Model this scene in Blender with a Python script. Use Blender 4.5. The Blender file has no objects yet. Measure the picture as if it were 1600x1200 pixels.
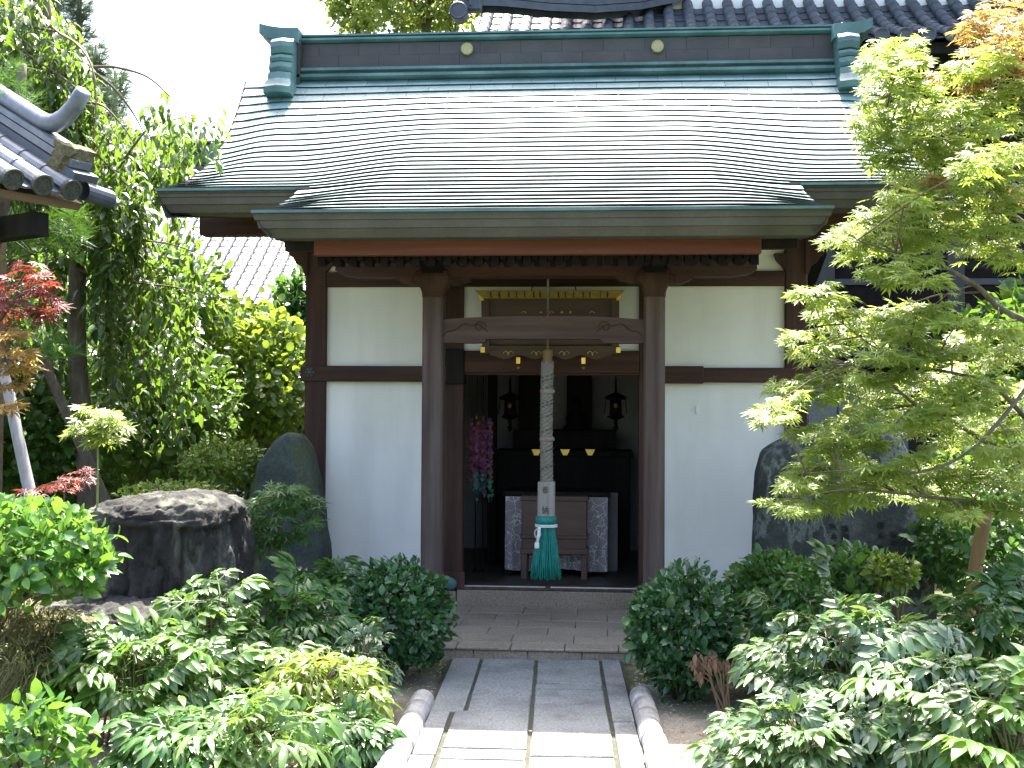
import bpy, math, random
import numpy as np
from mathutils import Vector, Matrix, noise

# ------------------------------------------------------------------ camera, sky, sun, exposure
scene = bpy.context.scene
R = math.radians
EYE = 1.665
F_PX, W_PX, H_PX = 1800.0, 1600.0, 1200.0
YAW, PITCH, ROLL = math.atan(140 / 1800), math.atan(48 / 1800), 0.006
cam_data = bpy.data.cameras.new('camera')
cam = bpy.data.objects.new('camera', cam_data)
scene.collection.objects.link(cam)
cam_data.sensor_fit = 'HORIZONTAL'
cam_data.sensor_width = 36.0
cam_data.lens = 36.0 * F_PX / W_PX
cam_data.clip_start, cam_data.clip_end = 0.05, 2000
CAM_R = (Matrix.Rotation(YAW, 3, 'Z') @ Matrix.Rotation(math.pi / 2 + PITCH, 3, 'X') @ Matrix.Rotation(ROLL, 3, 'Z'))
cam.matrix_world = Matrix.Translation((0, 0, EYE)) @ CAM_R.to_4x4()
scene.camera = cam

SUN_EL = R(66.5)
world = bpy.data.worlds.new('World')
scene.world = world
world.use_nodes = True
wn = world.node_tree
bg = wn.nodes['Background']
sky = wn.nodes.new('ShaderNodeTexSky')
sky.sky_type = 'NISHITA'
sky.sun_disc = False
sky.sun_elevation = SUN_EL
sky.sun_rotation = 0.0
sky.air_density = 1.0
sky.dust_density = 6.0
sky.ozone_density = 1.0
bg.inputs['Strength'].default_value = 0.15
wn.links.new(sky.outputs['Color'], bg.inputs['Color'])
sun_data = bpy.data.lights.new('sun', 'SUN')
sun_data.energy = 5.0
sun_data.angle = R(0.53)
sun_data.color = (1.0, 0.95, 0.87)
sun = bpy.data.objects.new('sun', sun_data)
scene.collection.objects.link(sun)
sun.rotation_euler = Vector((0.0, math.cos(SUN_EL), math.sin(SUN_EL))).to_track_quat('Z', 'Y').to_euler()
sun.location = (0, 20, 30)
vs = scene.view_settings
vs.view_transform, vs.look, vs.gamma, vs.use_curve_mapping = 'Standard', 'None', 1.0, False
vs.exposure = 2.55
scene.cycles.use_denoising = True
scene.cycles.max_bounces = 10
scene.cycles.diffuse_bounces = 5
scene.cycles.sample_clamp_indirect = 6.0
scene.render.film_transparent = False

# ------------------------------------------------------------------ survey helpers (photo survey -> metres)
def ray(px, py):
    d = Vector(((px - W_PX / 2) / F_PX, (H_PX / 2 - py) / F_PX, -1.0))
    return CAM_R @ d

def at(px, py, y):
    d = ray(px, py)
    t = y / d.y
    return Vector((d.x * t, y, EYE + d.z * t))

def ground(px, py, z=0.0):
    d = ray(px, py)
    t = (z - EYE) / d.z
    return Vector((d.x * t, d.y * t, z))

rng = np.random.default_rng(7)
random.seed(7)
COL = scene.collection.objects

# ------------------------------------------------------------------ object helpers
def setp(o, label=None, cat=None, group=None, kind=None):
    if label: o['label'] = label
    if cat: o['category'] = cat
    if group: o['group'] = group
    if kind: o['kind'] = kind
    return o

def empty(name, loc=(0, 0, 0), label=None, cat=None, group=None, kind=None):
    o = bpy.data.objects.new(name, None)
    o.location = loc
    o.empty_display_size = 0.1
    COL.link(o)
    return setp(o, label, cat, group, kind)

def world_loc(o):
    v = Vector((0, 0, 0))
    while o is not None:
        v += Vector(o.location)
        o = o.parent
    return v

def link(name, mesh, parent=None, loc=None, **kw):
    """mesh vertices are in world space unless loc is given"""
    o = bpy.data.objects.new(name, mesh)
    COL.link(o)
    if parent is not None:
        o.parent = parent
        o.location = (Vector(loc) if loc is not None else Vector((0, 0, 0))) - world_loc(parent)
    elif loc is not None:
        o.location = loc
    return setp(o, **kw)

class MB:
    """collects shapes, then links them as one mesh object"""
    def __init__(s):
        s.v, s.f = [], []
    def add(s, verts, faces):
        n = len(s.v)
        s.v += [tuple(p) for p in verts]
        s.f += [tuple(i + n for i in f) for f in faces]
        return s
    def box(s, x0, x1, y0, y1, z0, z1, ch=0.0):
        if ch <= 0:
            v = [(x, y, z) for z in (z0, z1) for y in (y0, y1) for x in (x0, x1)]
            return s.add(v, [(0, 2, 3, 1), (4, 5, 7, 6), (0, 1, 5, 4), (2, 6, 7, 3), (0, 4, 6, 2), (1, 3, 7, 5)])
        ch = min(ch, (x1 - x0) * .45, (y1 - y0) * .45, (z1 - z0) * .45)
        v, idx = [], {}
        for sx in (0, 1):
            for sy in (0, 1):
                for sz in (0, 1):
                    X, Y, Z = (x0, x1)[sx], (y0, y1)[sy], (z0, z1)[sz]
                    cx, cy, cz = (ch, -ch)[sx], (ch, -ch)[sy], (ch, -ch)[sz]
                    for a, p in enumerate(((X, Y + cy, Z + cz), (X + cx, Y, Z + cz), (X + cx, Y + cy, Z))):
                        idx[(sx, sy, sz, a)] = len(v)
                        v.append(p)
        f = []
        I = lambda *k: idx[k]
        for q in (0, 1):
            o = [(0, 0), (1, 0), (1, 1), (0, 1)]
            f.append([I(q, a, b, 0) for a, b in o][::-1 if q == 0 else 1])
            f.append([I(a, q, b, 1) for a, b in o][::1 if q == 0 else -1])
            f.append([I(a, b, q, 2) for a, b in o][::-1 if q == 0 else 1])
        for a in (0, 1):
            for b in (0, 1):
                f.append((I(a, b, 0, 0), I(a, b, 1, 0), I(a, b, 1, 1), I(a, b, 0, 1)))
                f.append((I(a, 0, b, 0), I(a, 1, b, 0), I(a, 1, b, 2), I(a, 0, b, 2)))
                f.append((I(0, a, b, 1), I(1, a, b, 1), I(1, a, b, 2), I(0, a, b, 2)))
                for c in (0, 1):
                    f.append((I(a, b, c, 0), I(a, b, c, 1), I(a, b, c, 2)))
        return s.add(v, f)
    def obox(s, c, ax, ay, az, ch=0):
        """oriented box: centre and three half-axis vectors"""
        m = MB().box(-1, 1, -1, 1, -1, 1)
        c, ax, ay, az = Vector(c), Vector(ax), Vector(ay), Vector(az)
        return s.add([c + ax * p[0] + ay * p[1] + az * p[2] for p in m.v], m.f)
    def tube(s, pts, rad, n=8, cap=True):
        pts = [Vector(p) for p in pts]
        if not hasattr(rad, '__len__'): rad = [rad] * len(pts)
        vs_, fs = [], []
        up = None
        for i, p in enumerate(pts):
            t = (pts[min(i + 1, len(pts) - 1)] - pts[max(i - 1, 0)])
            t = t.normalized() if t.length > 1e-9 else Vector((0, 0, 1))
            if up is None:
                up = Vector((0, 0, 1)) if abs(t.z) < .9 else Vector((0, 1, 0))
            a = t.cross(up)
            if a.length < 1e-6: a = t.cross(Vector((1, 0, 0)))
            a.normalize()
            b = a.cross(t).normalized()
            up = b
            for k in range(n):
                an = 2 * math.pi * k / n
                vs_.append(p + (a * math.cos(an) + b * math.sin(an)) * rad[i])
        for i in range(len(pts) - 1):
            for k in range(n):
                fs.append((i * n + k, i * n + (k + 1) % n, (i + 1) * n + (k + 1) % n, (i + 1) * n + k))
        if cap:
            fs.append(tuple(range(n))[::-1])
            fs.append(tuple(range((len(pts) - 1) * n, len(pts) * n)))
        return s.add(vs_, fs)
    def prism(s, poly, y0, y1):
        """polygon in (x,z), extruded in y"""
        n = len(poly)
        v = [(x, y0, z) for x, z in poly] + [(x, y1, z) for x, z in poly]
        f = [tuple(range(n)), tuple(range(n, 2 * n))[::-1]] + [(i, i + n, (i + 1) % n + n, (i + 1) % n) for i in range(n)]
        return s.add(v, f)
    def prismx(s, poly, x0, x1):
        """polygon in (y,z), extruded in x"""
        n = len(poly)
        v = [(x0, y, z) for y, z in poly] + [(x1, y, z) for y, z in poly]
        f = [tuple(range(n))[::-1], tuple(range(n, 2 * n))] + [(i, (i + 1) % n, (i + 1) % n + n, i + n) for i in range(n)]
        return s.add(v, f)
    def grid(s, rows, closed=False):
        n = len(rows[0])
        v = [p for r in rows for p in r]
        f = []
        for i in range(len(rows) - 1):
            for k in range(n - 1 + (1 if closed else 0)):
                f.append((i * n + k, i * n + (k + 1) % n, (i + 1) * n + (k + 1) % n, (i + 1) * n + k))
        return s.add(v, f)
    def lathe(s, c, prof, n=20, axis='z'):
        c = Vector(c)
        rows = []
        for r, h in prof:
            row = []
            for k in range(n):
                a = 2 * math.pi * k / n
                p = {'z': (r * math.cos(a), r * math.sin(a), h), 'y': (r * math.cos(a), h, r * math.sin(a)),
                     'x': (h, r * math.cos(a), r * math.sin(a))}[axis]
                row.append(c + Vector(p))
            rows.append(row)
        s.grid(rows, closed=True)
        b = len(s.v)
        s.f.append(tuple(range(b - n, b)))
        s.f.append(tuple(range(b - n * len(rows), b - n * len(rows) + n))[::-1])
        return s
    def mesh(s, name, mat, smooth=False):
        me = bpy.data.meshes.new(name)
        me.from_pydata([tuple(p) for p in s.v], [], s.f)
        me.materials.append(mat)
        if smooth:
            me.polygons.foreach_set('use_smooth', [True] * len(me.polygons))
        me.update()
        return me
    def build(s, name, mat, parent=None, smooth=False, fix=False, **kw):
        me = s.mesh(name, mat, smooth)
        if fix:
            import bmesh
            bm = bmesh.new(); bm.from_mesh(me)
            bmesh.ops.recalc_face_normals(bm, faces=bm.faces)
            bm.to_mesh(me); bm.free()
        return link(name, me, parent, loc=(0, 0, 0) if parent else None, **kw)

# ------------------------------------------------------------------ materials
def new_mat(name):
    m = bpy.data.materials.new(name)
    m.use_nodes = True
    nt = m.node_tree
    p = nt.nodes['Principled BSDF']
    return m, nt, p

def N(nt, t, **kw):
    n = nt.nodes.new(t)
    for k, v in kw.items():
        if k in n.inputs: n.inputs[k].default_value = v
        else: setattr(n, k, v)
    return n

def noise_ramp(nt, scale, stops, detail=6, rough=.6, stretch=(1, 1, 1), coord='Object', offset=True):
    tc = N(nt, 'ShaderNodeTexCoord')
    mp = N(nt, 'ShaderNodeMapping')
    mp.inputs['Scale'].default_value = stretch
    nt.links.new(tc.outputs[coord], mp.inputs['Vector'])
    if offset:
        oi = N(nt, 'ShaderNodeObjectInfo')
        mul = N(nt, 'ShaderNodeMath', operation='MULTIPLY')
        mul.inputs[1].default_value = 37.0
        nt.links.new(oi.outputs['Random'], mul.inputs[0])
        nt.links.new(mul.outputs[0], mp.inputs['Location'])
    no = N(nt, 'ShaderNodeTexNoise')
    no.inputs['Scale'].default_value = scale
    no.inputs['Detail'].default_value = detail
    no.inputs['Roughness'].default_value = rough
    nt.links.new(mp.outputs[0], no.inputs['Vector'])
    cr = N(nt, 'ShaderNodeValToRGB')
    cr.color_ramp.elements.remove(cr.color_ramp.elements[1])
    for i, (pos, col) in enumerate(stops):
        e = cr.color_ramp.elements[0] if i == 0 else cr.color_ramp.elements.new(pos)
        e.position = pos
        e.color = (*col, 1)
    nt.links.new(no.outputs['Fac'], cr.inputs['Fac'])
    return no, cr

def bump(nt, p, src, strength, dist=.01):
    b = N(nt, 'ShaderNodeBump')
    b.inputs['Strength'].default_value = strength
    b.inputs['Distance'].default_value = dist
    nt.links.new(src, b.inputs['Height'])
    nt.links.new(b.outputs[0], p.inputs['Normal'])

def surf(name, stops, scale=6, rough=.7, stretch=(1, 1, 1), metal=0, spec=.5, bumps=.3, bdist=.01, detail=8, second=None, coord='Object'):
    """plain procedural surface: noise ramp colour + bump; second = (scale, stops, stretch) multiplies"""
    m, nt, p = new_mat(name)
    no, cr = noise_ramp(nt, scale, stops, detail, .62, stretch, coord)
    out = cr.outputs['Color']
    if second:
        n2, c2 = noise_ramp(nt, second[0], second[1], 5, .6, second[2] if len(second) > 2 else (1, 1, 1), coord)
        mx = N(nt, 'ShaderNodeMixRGB', blend_type='MULTIPLY')
        mx.inputs[0].default_value = 1
        nt.links.new(out, mx.inputs[1]); nt.links.new(c2.outputs['Color'], mx.inputs[2])
        out = mx.outputs[0]
    nt.links.new(out, p.inputs['Base Color'])
    p.inputs['Roughness'].default_value = rough
    p.inputs['Metallic'].default_value = metal
    p.inputs['Specular IOR Level'].default_value = spec
    if bumps: bump(nt, p, no.outputs['Fac'], bumps, bdist)
    return m

def c3(*v): return tuple(v)
G = lambda v: (v, v, v)

M = {}
M['wood'] = surf('dark_stained_wood', [(.28, c3(.022, .0115, .0095)), (.5, c3(.050, .025, .019)), (.74, c3(.092, .046, .035))], 9, .65, (1, 1, .06), spec=.2, bumps=.25, bdist=.004, second=(1.3, [(.3, G(.8)), (.7, G(1.15))]))
M['woodx'] = surf('dark_stained_beam_wood', [(.28, c3(.022, .0115, .0095)), (.5, c3(.050, .025, .019)), (.74, c3(.092, .046, .035))], 9, .65, (.06, 1, 1), spec=.2, bumps=.25, bdist=.004, second=(1.3, [(.3, G(.8)), (.7, G(1.15))]))
M['redwood'] = surf('red_brown_board', [(.3, c3(.075, .026, .017)), (.6, c3(.12, .044, .029)), (.8, c3(.165, .068, .046))], 7, .7, (.06, 1, 1), spec=.15, bumps=.2, bdist=.004)
M['pillar'] = surf('weathered_pillar_wood', [(.3, c3(.056, .036, .032)), (.5, c3(.088, .062, .056)), (.72, c3(.13, .10, .093))], 14, .75, (1, 1, .05), spec=.2, bumps=.35, bdist=.004, second=(.8, [(.3, G(.8)), (.7, G(1.15))]))
M['rafter'] = surf('black_rafter_wood', [(.3, c3(.006, .005, .0055)), (.7, c3(.016, .012, .012))], 12, .8, spec=.08, bumps=.2)  # near-black wood with hardly any gloss
M['blackwood'] = surf('black_aged_wood', [(.3, c3(.007, .006, .006)), (.7, c3(.019, .016, .015))], 8, .7, (1, 1, .1), spec=.15, bumps=.2)
M['plaster'] = surf('white_plaster', [(.3, c3(.73, .725, .69)), (.7, c3(.80, .795, .76))], 2.2, .9, bumps=.06, bdist=.003, second=(1.6, [(.28, G(.86)), (.5, G(.98)), (.65, G(1.0))], (1.6, 1, .25)))
M['granite'] = surf('brown_granite', [(.3, c3(.17, .135, .10)), (.5, c3(.27, .22, .168)), (.7, c3(.37, .305, .235))], 60, .8, bumps=.25, bdist=.002, second=(1.6, [(.3, G(.72)), (.7, G(1.12))]))
M['pave'] = surf('grey_paving_granite', [(.3, c3(.08, .088, .088)), (.5, c3(.165, .175, .172)), (.72, c3(.25, .258, .25))], 70, .85, bumps=.5, bdist=.003, second=(3.5, [(.3, G(.6)), (.5, G(1.0)), (.7, G(1.15))]))
M['joint'] = surf('dark_mossy_joint', [(.3, c3(.02, .022, .012)), (.55, c3(.045, .045, .03)), (.7, c3(.06, .075, .025))], 14, .95, bumps=.5)
M['tile'] = surf('grey_roof_tile', [(.3, c3(.07, .082, .10)), (.6, c3(.125, .142, .165)), (.8, c3(.20, .215, .24))], 7, .38, bumps=.15, bdist=.004, second=(30, [(.3, G(.85)), (.7, G(1.1))]))
M['tileglare'] = surf('glare_pale_roof_tile', [(.3, c3(.13, .137, .15)), (.6, c3(.20, .208, .22)), (.8, c3(.27, .277, .285))], 7, .4, bumps=.1, bdist=.003)  # lighter copy of the grey tile, sun glare put into the colour
M['tiledark'] = surf('dark_roof_tile', [(.3, c3(.03, .037, .05)), (.6, c3(.055, .068, .09)), (.8, c3(.09, .105, .13))], 6, .62, bumps=.15, bdist=.004)
M['tileend'] = surf('mossy_tile_end', [(.3, c3(.022, .025, .022)), (.6, c3(.055, .06, .05)), (.8, c3(.15, .165, .08))], 22, .8, bumps=.5, bdist=.006)
M['moss'] = surf('dry_moss', [(.3, c3(.03, .028, .015)), (.55, c3(.10, .085, .035)), (.8, c3(.20, .19, .07))], 30, .95, bumps=.8, bdist=.02)
M['edging'] = surf('pale_clay_edging', [(.3, c3(.17, .168, .165)), (.5, c3(.28, .276, .272)), (.7, c3(.36, .355, .35))], 12, .7, bumps=.4, bdist=.004, second=(5, [(.3, G(.55)), (.5, G(.95)), (.7, G(1.1))]))
M['gold'] = surf('gilt_metal', [(.3, c3(.55, .38, .07)), (.7, c3(.80, .58, .14))], 30, .3, metal=.55, bumps=.1)
M['crest'] = surf('aged_gold_disc', [(.3, c3(.24, .21, .10)), (.7, c3(.34, .30, .15))], 40, .5, metal=.35, bumps=.1)
M['rope'] = surf('hemp_rope', [(.3, c3(.12, .108, .09)), (.7, c3(.24, .22, .185))], 80, .95, bumps=.6, bdist=.004)
M['box'] = surf('weathered_rope_box', [(.3, c3(.17, .155, .14)), (.7, c3(.30, .28, .255))], 20, .8, (1, 1, .1), bumps=.2)
M['ink'] = surf('black_ink', [(.3, G(.012)), (.7, G(.02))], 20, .7, bumps=0)
M['teal'] = surf('teal_tassel_cord', [(.3, c3(.0, .13, .11)), (.7, c3(.01, .26, .215))], 40, .7, bumps=.2)
M['white'] = surf('white_cord', [(.3, G(.6)), (.7, G(.78))], 60, .8, bumps=.3)
M['brocade'] = None
M['soil'] = None
M['bark'] = surf('grey_bark', [(.3, c3(.045, .036, .028)), (.5, c3(.10, .082, .062)), (.75, c3(.20, .17, .135))], 14, .9, (1, 1, .3), bumps=.7, bdist=.01)
M['twig'] = surf('brown_twig', [(.3, c3(.06, .042, .026)), (.7, c3(.14, .105, .065))], 20, .85, bumps=.3)
M['greenstem'] = surf('green_stem', [(.3, c3(.09, .12, .03)), (.7, c3(.19, .22, .07))], 20, .7, bumps=.1)
M['pole'] = surf('silvered_pole', [(.3, c3(.17, .17, .18)), (.6, c3(.30, .30, .31)), (.8, c3(.42, .42, .42))], 16, .8, (1, 1, .08), bumps=.4, bdist=.005)
M['stake'] = surf('brown_stake', [(.3, c3(.10, .065, .03)), (.7, c3(.19, .125, .06))], 12, .85, (1, 1, .1), bumps=.4)
M['withered'] = surf('withered_tan_stem', [(.3, c3(.12, .07, .04)), (.7, c3(.25, .165, .10))], 20, .9, bumps=.2)
M['dry'] = surf('dried_brown_leaf', [(.3, c3(.16, .075, .04)), (.7, c3(.30, .16, .09))], 20, .9, bumps=.2)

def copper_mat(name, stops, rough, metal, spec=.5):
    m, nt, p = new_mat(name)
    no, cr = noise_ramp(nt, 2.5, stops, 6, .6, (1, .5, .5))
    n2, c2 = noise_ramp(nt, 40, [(.35, G(.9)), (.65, G(1.06))], 4, .6)
    mx = N(nt, 'ShaderNodeMixRGB', blend_type='MULTIPLY'); mx.inputs[0].default_value = 1
    nt.links.new(cr.outputs[0], mx.inputs[1]); nt.links.new(c2.outputs[0], mx.inputs[2])
    nt.links.new(mx.outputs[0], p.inputs['Base Color'])
    p.inputs['Roughness'].default_value = rough
    p.inputs['Metallic'].default_value = metal
    p.inputs['Specular IOR Level'].default_value = spec
    bump(nt, p, n2.outputs['Fac'], .08, .003)
    return m
M['copper'] = copper_mat('verdigris_copper_sheet', [(.3, c3(.065, .15, .16)), (.5, c3(.11, .215, .22)), (.7, c3(.17, .27, .265))], .46, .0, .85)
M['copperteal'] = copper_mat('dark_verdigris_copper', [(.3, c3(.03, .075, .078)), (.5, c3(.055, .125, .128)), (.7, c3(.10, .19, .19))], .5, .0, .5)
M['copperdark'] = copper_mat('brown_black_copper', [(.3, c3(.028, .025, .026)), (.6, c3(.048, .043, .042)), (.8, c3(.055, .064, .062))], .5, .2)
M['coppershade'] = copper_mat('shade_darkened_copper_edge', [(.3, c3(.012, .012, .012)), (.7, c3(.026, .024, .023))], .6, 0)  # almost black, to paint the shadow lines under the courses
M['coppergrey'] = copper_mat('grey_green_copper_fascia', [(.3, c3(.05, .047, .040)), (.6, c3(.08, .075, .063)), (.8, c3(.108, .103, .086))], .6, .1, .3)

def stone_mat(name, stops, streak, scale=3.2, sscale=5, stretch=(1, 1, .12), band=None):
    m, nt, p = new_mat(name)
    no, cr = noise_ramp(nt, scale, stops, 10, .68)
    n2, c2 = noise_ramp(nt, sscale, band or [(.50, G(0)), (.60, G(1))], 6, .6, stretch)
    n3, c3_ = noise_ramp(nt, 42, [(.3, G(.5)), (.7, G(1.4))], 10, .75)
    mx = N(nt, 'ShaderNodeMixRGB'); mx.inputs[2].default_value = (*streak, 1)
    nt.links.new(c2.outputs[0], mx.inputs[0]); nt.links.new(cr.outputs[0], mx.inputs[1])
    mm = N(nt, 'ShaderNodeMixRGB', blend_type='MULTIPLY'); mm.inputs[0].default_value = 1
    nt.links.new(mx.outputs[0], mm.inputs[1]); nt.links.new(c3_.outputs[0], mm.inputs[2])
    nt.links.new(mm.outputs[0], p.inputs['Base Color'])
    p.inputs['Roughness'].default_value = .85
    bump(nt, p, n3.outputs['Fac'], 1.0, .02)
    return m
M['rock'] = stone_mat('dark_streaked_rock', [(.3, c3(.009, .008, .007)), (.5, c3(.020, .0175, .0155)), (.72, c3(.045, .04, .034))], c3(.10, .105, .08))
M['greenstone'] = stone_mat('green_standing_stone', [(.3, c3(.025, .038, .032)), (.5, c3(.045, .062, .053)), (.75, c3(.085, .105, .09))], c3(.075, .09, .045), 4, 3, (1, 1, .4))
M['slab'] = stone_mat('black_veined_slab', [(.3, c3(.015, .019, .019)), (.52, c3(.040, .047, .046)), (.70, c3(.10, .112, .109))], c3(.19, .215, .205), 2.6, 2.4, (1.2, 1, .7), [(.465, G(0)), (.497, G(.75)), (.503, G(.75)), (.535, G(0)), (.68, G(0)), (.74, G(.4))])

def leaf_mat(name, dark, light, trans, rough=.38, tmix=.4, spec=.5, tint=None):
    m, nt, p = new_mat(name)
    ge = N(nt, 'ShaderNodeNewGeometry'); oi = N(nt, 'ShaderNodeObjectInfo')
    a = N(nt, 'ShaderNodeMath', operation='MULTIPLY_ADD'); a.inputs[1].default_value = 7.31
    nt.links.new(oi.outputs['Random'], a.inputs[0]); nt.links.new(ge.outputs['Random Per Island'], a.inputs[2])
    fr = N(nt, 'ShaderNodeMath', operation='FRACT'); nt.links.new(a.outputs[0], fr.inputs[0])
    cr = N(nt, 'ShaderNodeValToRGB')
    cr.color_ramp.elements[0].color = (*dark, 1); cr.color_ramp.elements[1].color = (*light, 1)
    if tint:
        for pos, col in tint:
            e = cr.color_ramp.elements.new(pos); e.color = (*col, 1)
    nt.links.new(fr.outputs[0], cr.inputs[0])
    no = N(nt, 'ShaderNodeTexNoise'); no.inputs['Scale'].default_value = 4.5; no.inputs['Detail'].default_value = 3
    nt.links.new(ge.outputs['Position'], no.inputs['Vector'])
    mr = N(nt, 'ShaderNodeMapRange'); mr.inputs[1].default_value = .3; mr.inputs[2].default_value = .7; mr.inputs[3].default_value = .6; mr.inputs[4].default_value = 1.35
    nt.links.new(no.outputs['Fac'], mr.inputs[0])
    hv = N(nt, 'ShaderNodeHueSaturation'); nt.links.new(mr.outputs[0], hv.inputs['Value']); nt.links.new(cr.outputs[0], hv.inputs['Color'])
    cr = hv
    nt.links.new(cr.outputs[0], p.inputs['Base Color'])
    p.inputs['Roughness'].default_value = rough
    p.inputs['Specular IOR Level'].default_value = spec
    tr = N(nt, 'ShaderNodeBsdfTranslucent')
    tm = N(nt, 'ShaderNodeMixRGB', blend_type='MIX'); tm.inputs[0].default_value = .75
    tm.inputs[2].default_value = (*trans, 1)
    nt.links.new(cr.outputs[0], tm.inputs[1]); nt.links.new(tm.outputs[0], tr.inputs['Color'])
    ms = N(nt, 'ShaderNodeMixShader'); ms.inputs[0].default_value = tmix
    nt.links.new(p.outputs[0], ms.inputs[1]); nt.links.new(tr.outputs[0], ms.inputs[2])
    nt.links.new(ms.outputs[0], nt.nodes['Material Output'].inputs['Surface'])
    return m
L = {
 'maple': leaf_mat('maple_leaf_yellow_green', c3(.11, .19, .03), c3(.27, .32, .075), c3(.50, .62, .09), .4, .46, .5),
 'maple_orange': leaf_mat('maple_leaf_orange', c3(.18, .12, .03), c3(.30, .20, .07), c3(.62, .42, .10), .45, .45, .4),
 'maple_dark': leaf_mat('maple_leaf_green', c3(.03, .075, .02), c3(.07, .15, .035), c3(.20, .40, .06), .42, .35, .4),
 'maple_red': leaf_mat('maple_leaf_red', c3(.09, .018, .016), c3(.19, .045, .035), c3(.40, .06, .03), .45, .35, .4),
 'cherry': leaf_mat('cherry_leaf', c3(.018, .05, .012), c3(.06, .115, .025), c3(.24, .40, .04), .3, .36, .6),
 'bright': leaf_mat('bright_shrub_leaf', c3(.04, .095, .016), c3(.11, .18, .03), c3(.31, .42, .04), .36, .4, .5),
 'camellia': leaf_mat('glossy_bright_leaf', c3(.025, .10, .015), c3(.085, .20, .03), c3(.26, .46, .05), .26, .28, .6),
 'clipped': leaf_mat('glossy_dark_leaf', c3(.015, .055, .02), c3(.042, .115, .034), c3(.10, .26, .035), .3, .22, .5),
 'clipped2': leaf_mat('matte_green_leaf', c3(.025, .08, .018), c3(.06, .15, .03), c3(.18, .36, .05), .36, .28, .45),
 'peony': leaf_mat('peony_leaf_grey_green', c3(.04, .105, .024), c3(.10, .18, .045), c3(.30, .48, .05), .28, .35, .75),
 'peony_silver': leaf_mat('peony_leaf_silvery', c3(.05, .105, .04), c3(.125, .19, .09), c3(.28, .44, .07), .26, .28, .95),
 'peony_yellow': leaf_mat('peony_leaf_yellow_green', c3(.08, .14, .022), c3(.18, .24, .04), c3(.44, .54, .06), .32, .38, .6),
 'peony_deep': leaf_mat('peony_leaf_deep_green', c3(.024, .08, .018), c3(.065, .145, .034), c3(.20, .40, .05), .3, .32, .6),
 'dark': leaf_mat('understory_leaf', c3(.025, .07, .015), c3(.07, .145, .03), c3(.24, .42, .045), .32, .34, .5),
 'pine': leaf_mat('pine_needle', c3(.04, .11, .02), c3(.08, .19, .035), c3(.22, .42, .05), .45, .2, .4),
 'conifer': leaf_mat('conifer_needle', c3(.035, .065, .045), c3(.075, .115, .07), c3(.15, .22, .09), .6, .25, .3),
 'fern': leaf_mat('dry_grass_blade', c3(.09, .095, .03), c3(.22, .21, .08), c3(.36, .36, .10), .5, .3, .4),
 'tree': leaf_mat('far_tree_leaf', c3(.05, .10, .02), c3(.13, .19, .045), c3(.42, .52, .09), .45, .45, .35),
}

# ------------------------------------------------------------------ the setting: ground, path, platform
def ground_mat():
    m, nt, p = new_mat('gravelly_soil')
    no, cr = noise_ramp(nt, 120, [(.3, c3(.11, .095, .07)), (.5, c3(.25, .22, .175)), (.7, c3(.42, .39, .32))], 6, .7, offset=False)
    n2, c2 = noise_ramp(nt, 1.7, [(.40, G(0)), (.60, G(1))], 6, .65, offset=False)
    n3, c3b = noise_ramp(nt, 18, [(.3, c3(.03, .04, .012)), (.7, c3(.075, .085, .03))], 6, .6, offset=False)
    tc = N(nt, 'ShaderNodeTexCoord'); sx = N(nt, 'ShaderNodeSeparateXYZ')
    nt.links.new(tc.outputs['Object'], sx.inputs[0])
    mr = N(nt, 'ShaderNodeMapRange'); mr.inputs[1].default_value = 6.3; mr.inputs[2].default_value = 8.2
    mr.inputs[3].default_value = -.25; mr.inputs[4].default_value = .9
    nt.links.new(sx.outputs['Y'], mr.inputs[0])
    ad = N(nt, 'ShaderNodeMath', operation='MULTIPLY_ADD', use_clamp=True)
    ad.inputs[1].default_value = .7
    nt.links.new(c2.outputs[0], ad.inputs[0]); nt.links.new(mr.outputs[0], ad.inputs[2])
    ax = N(nt, 'ShaderNodeMath', operation='ABSOLUTE'); nt.links.new(sx.outputs['X'], ax.inputs[0])
    m2 = N(nt, 'ShaderNodeMapRange'); m2.inputs[1].default_value = 2.6; m2.inputs[2].default_value = 3.6
    nt.links.new(ax.outputs[0], m2.inputs[0])
    m3 = N(nt, 'ShaderNodeMapRange'); m3.inputs[1].default_value = 4.6; m3.inputs[2].default_value = 3.6
    nt.links.new(sx.outputs['Y'], m3.inputs[0])
    s1 = N(nt, 'ShaderNodeMath', operation='ADD'); nt.links.new(ad.outputs[0], s1.inputs[0]); nt.links.new(m2.outputs[0], s1.inputs[1])
    ad = N(nt, 'ShaderNodeMath', operation='ADD', use_clamp=True); nt.links.new(s1.outputs[0], ad.inputs[0]); nt.links.new(m3.outputs[0], ad.inputs[1])
    mx = N(nt, 'ShaderNodeMixRGB')
    nt.links.new(ad.outputs[0], mx.inputs[0]); nt.links.new(cr.outputs[0], mx.inputs[1]); nt.links.new(c3b.outputs[0], mx.inputs[2])
    nt.links.new(mx.outputs[0], p.inputs['Base Color'])
    p.inputs['Roughness'].default_value = .95
    bump(nt, p, no.outputs['Fac'], .7, .012)
    return m
M['soil'] = ground_mat()
gb = MB()
xs = [-900, -300, -100, -40, -20] + [x * .5 for x in range(-24, 25)] + [20, 40, 100, 300, 900]
ys = [-300, -60, -10, 0] + [2 + y * .5 for y in range(0, 33)] + [22, 30, 45, 90, 300, 1500]
def gz(x, y):
    near = max(0, 1 - max(abs(x) / 9, abs(y - 7) / 9))
    return -.035 + (noise.noise(Vector((x * .9, y * .9, 3.1))) * .02) * min(1, near * 3)
gb.grid([[(x, y, gz(x, y)) for x in xs] for y in ys])
gb.build('ground', M['soil'], smooth=True, kind='structure')

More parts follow.
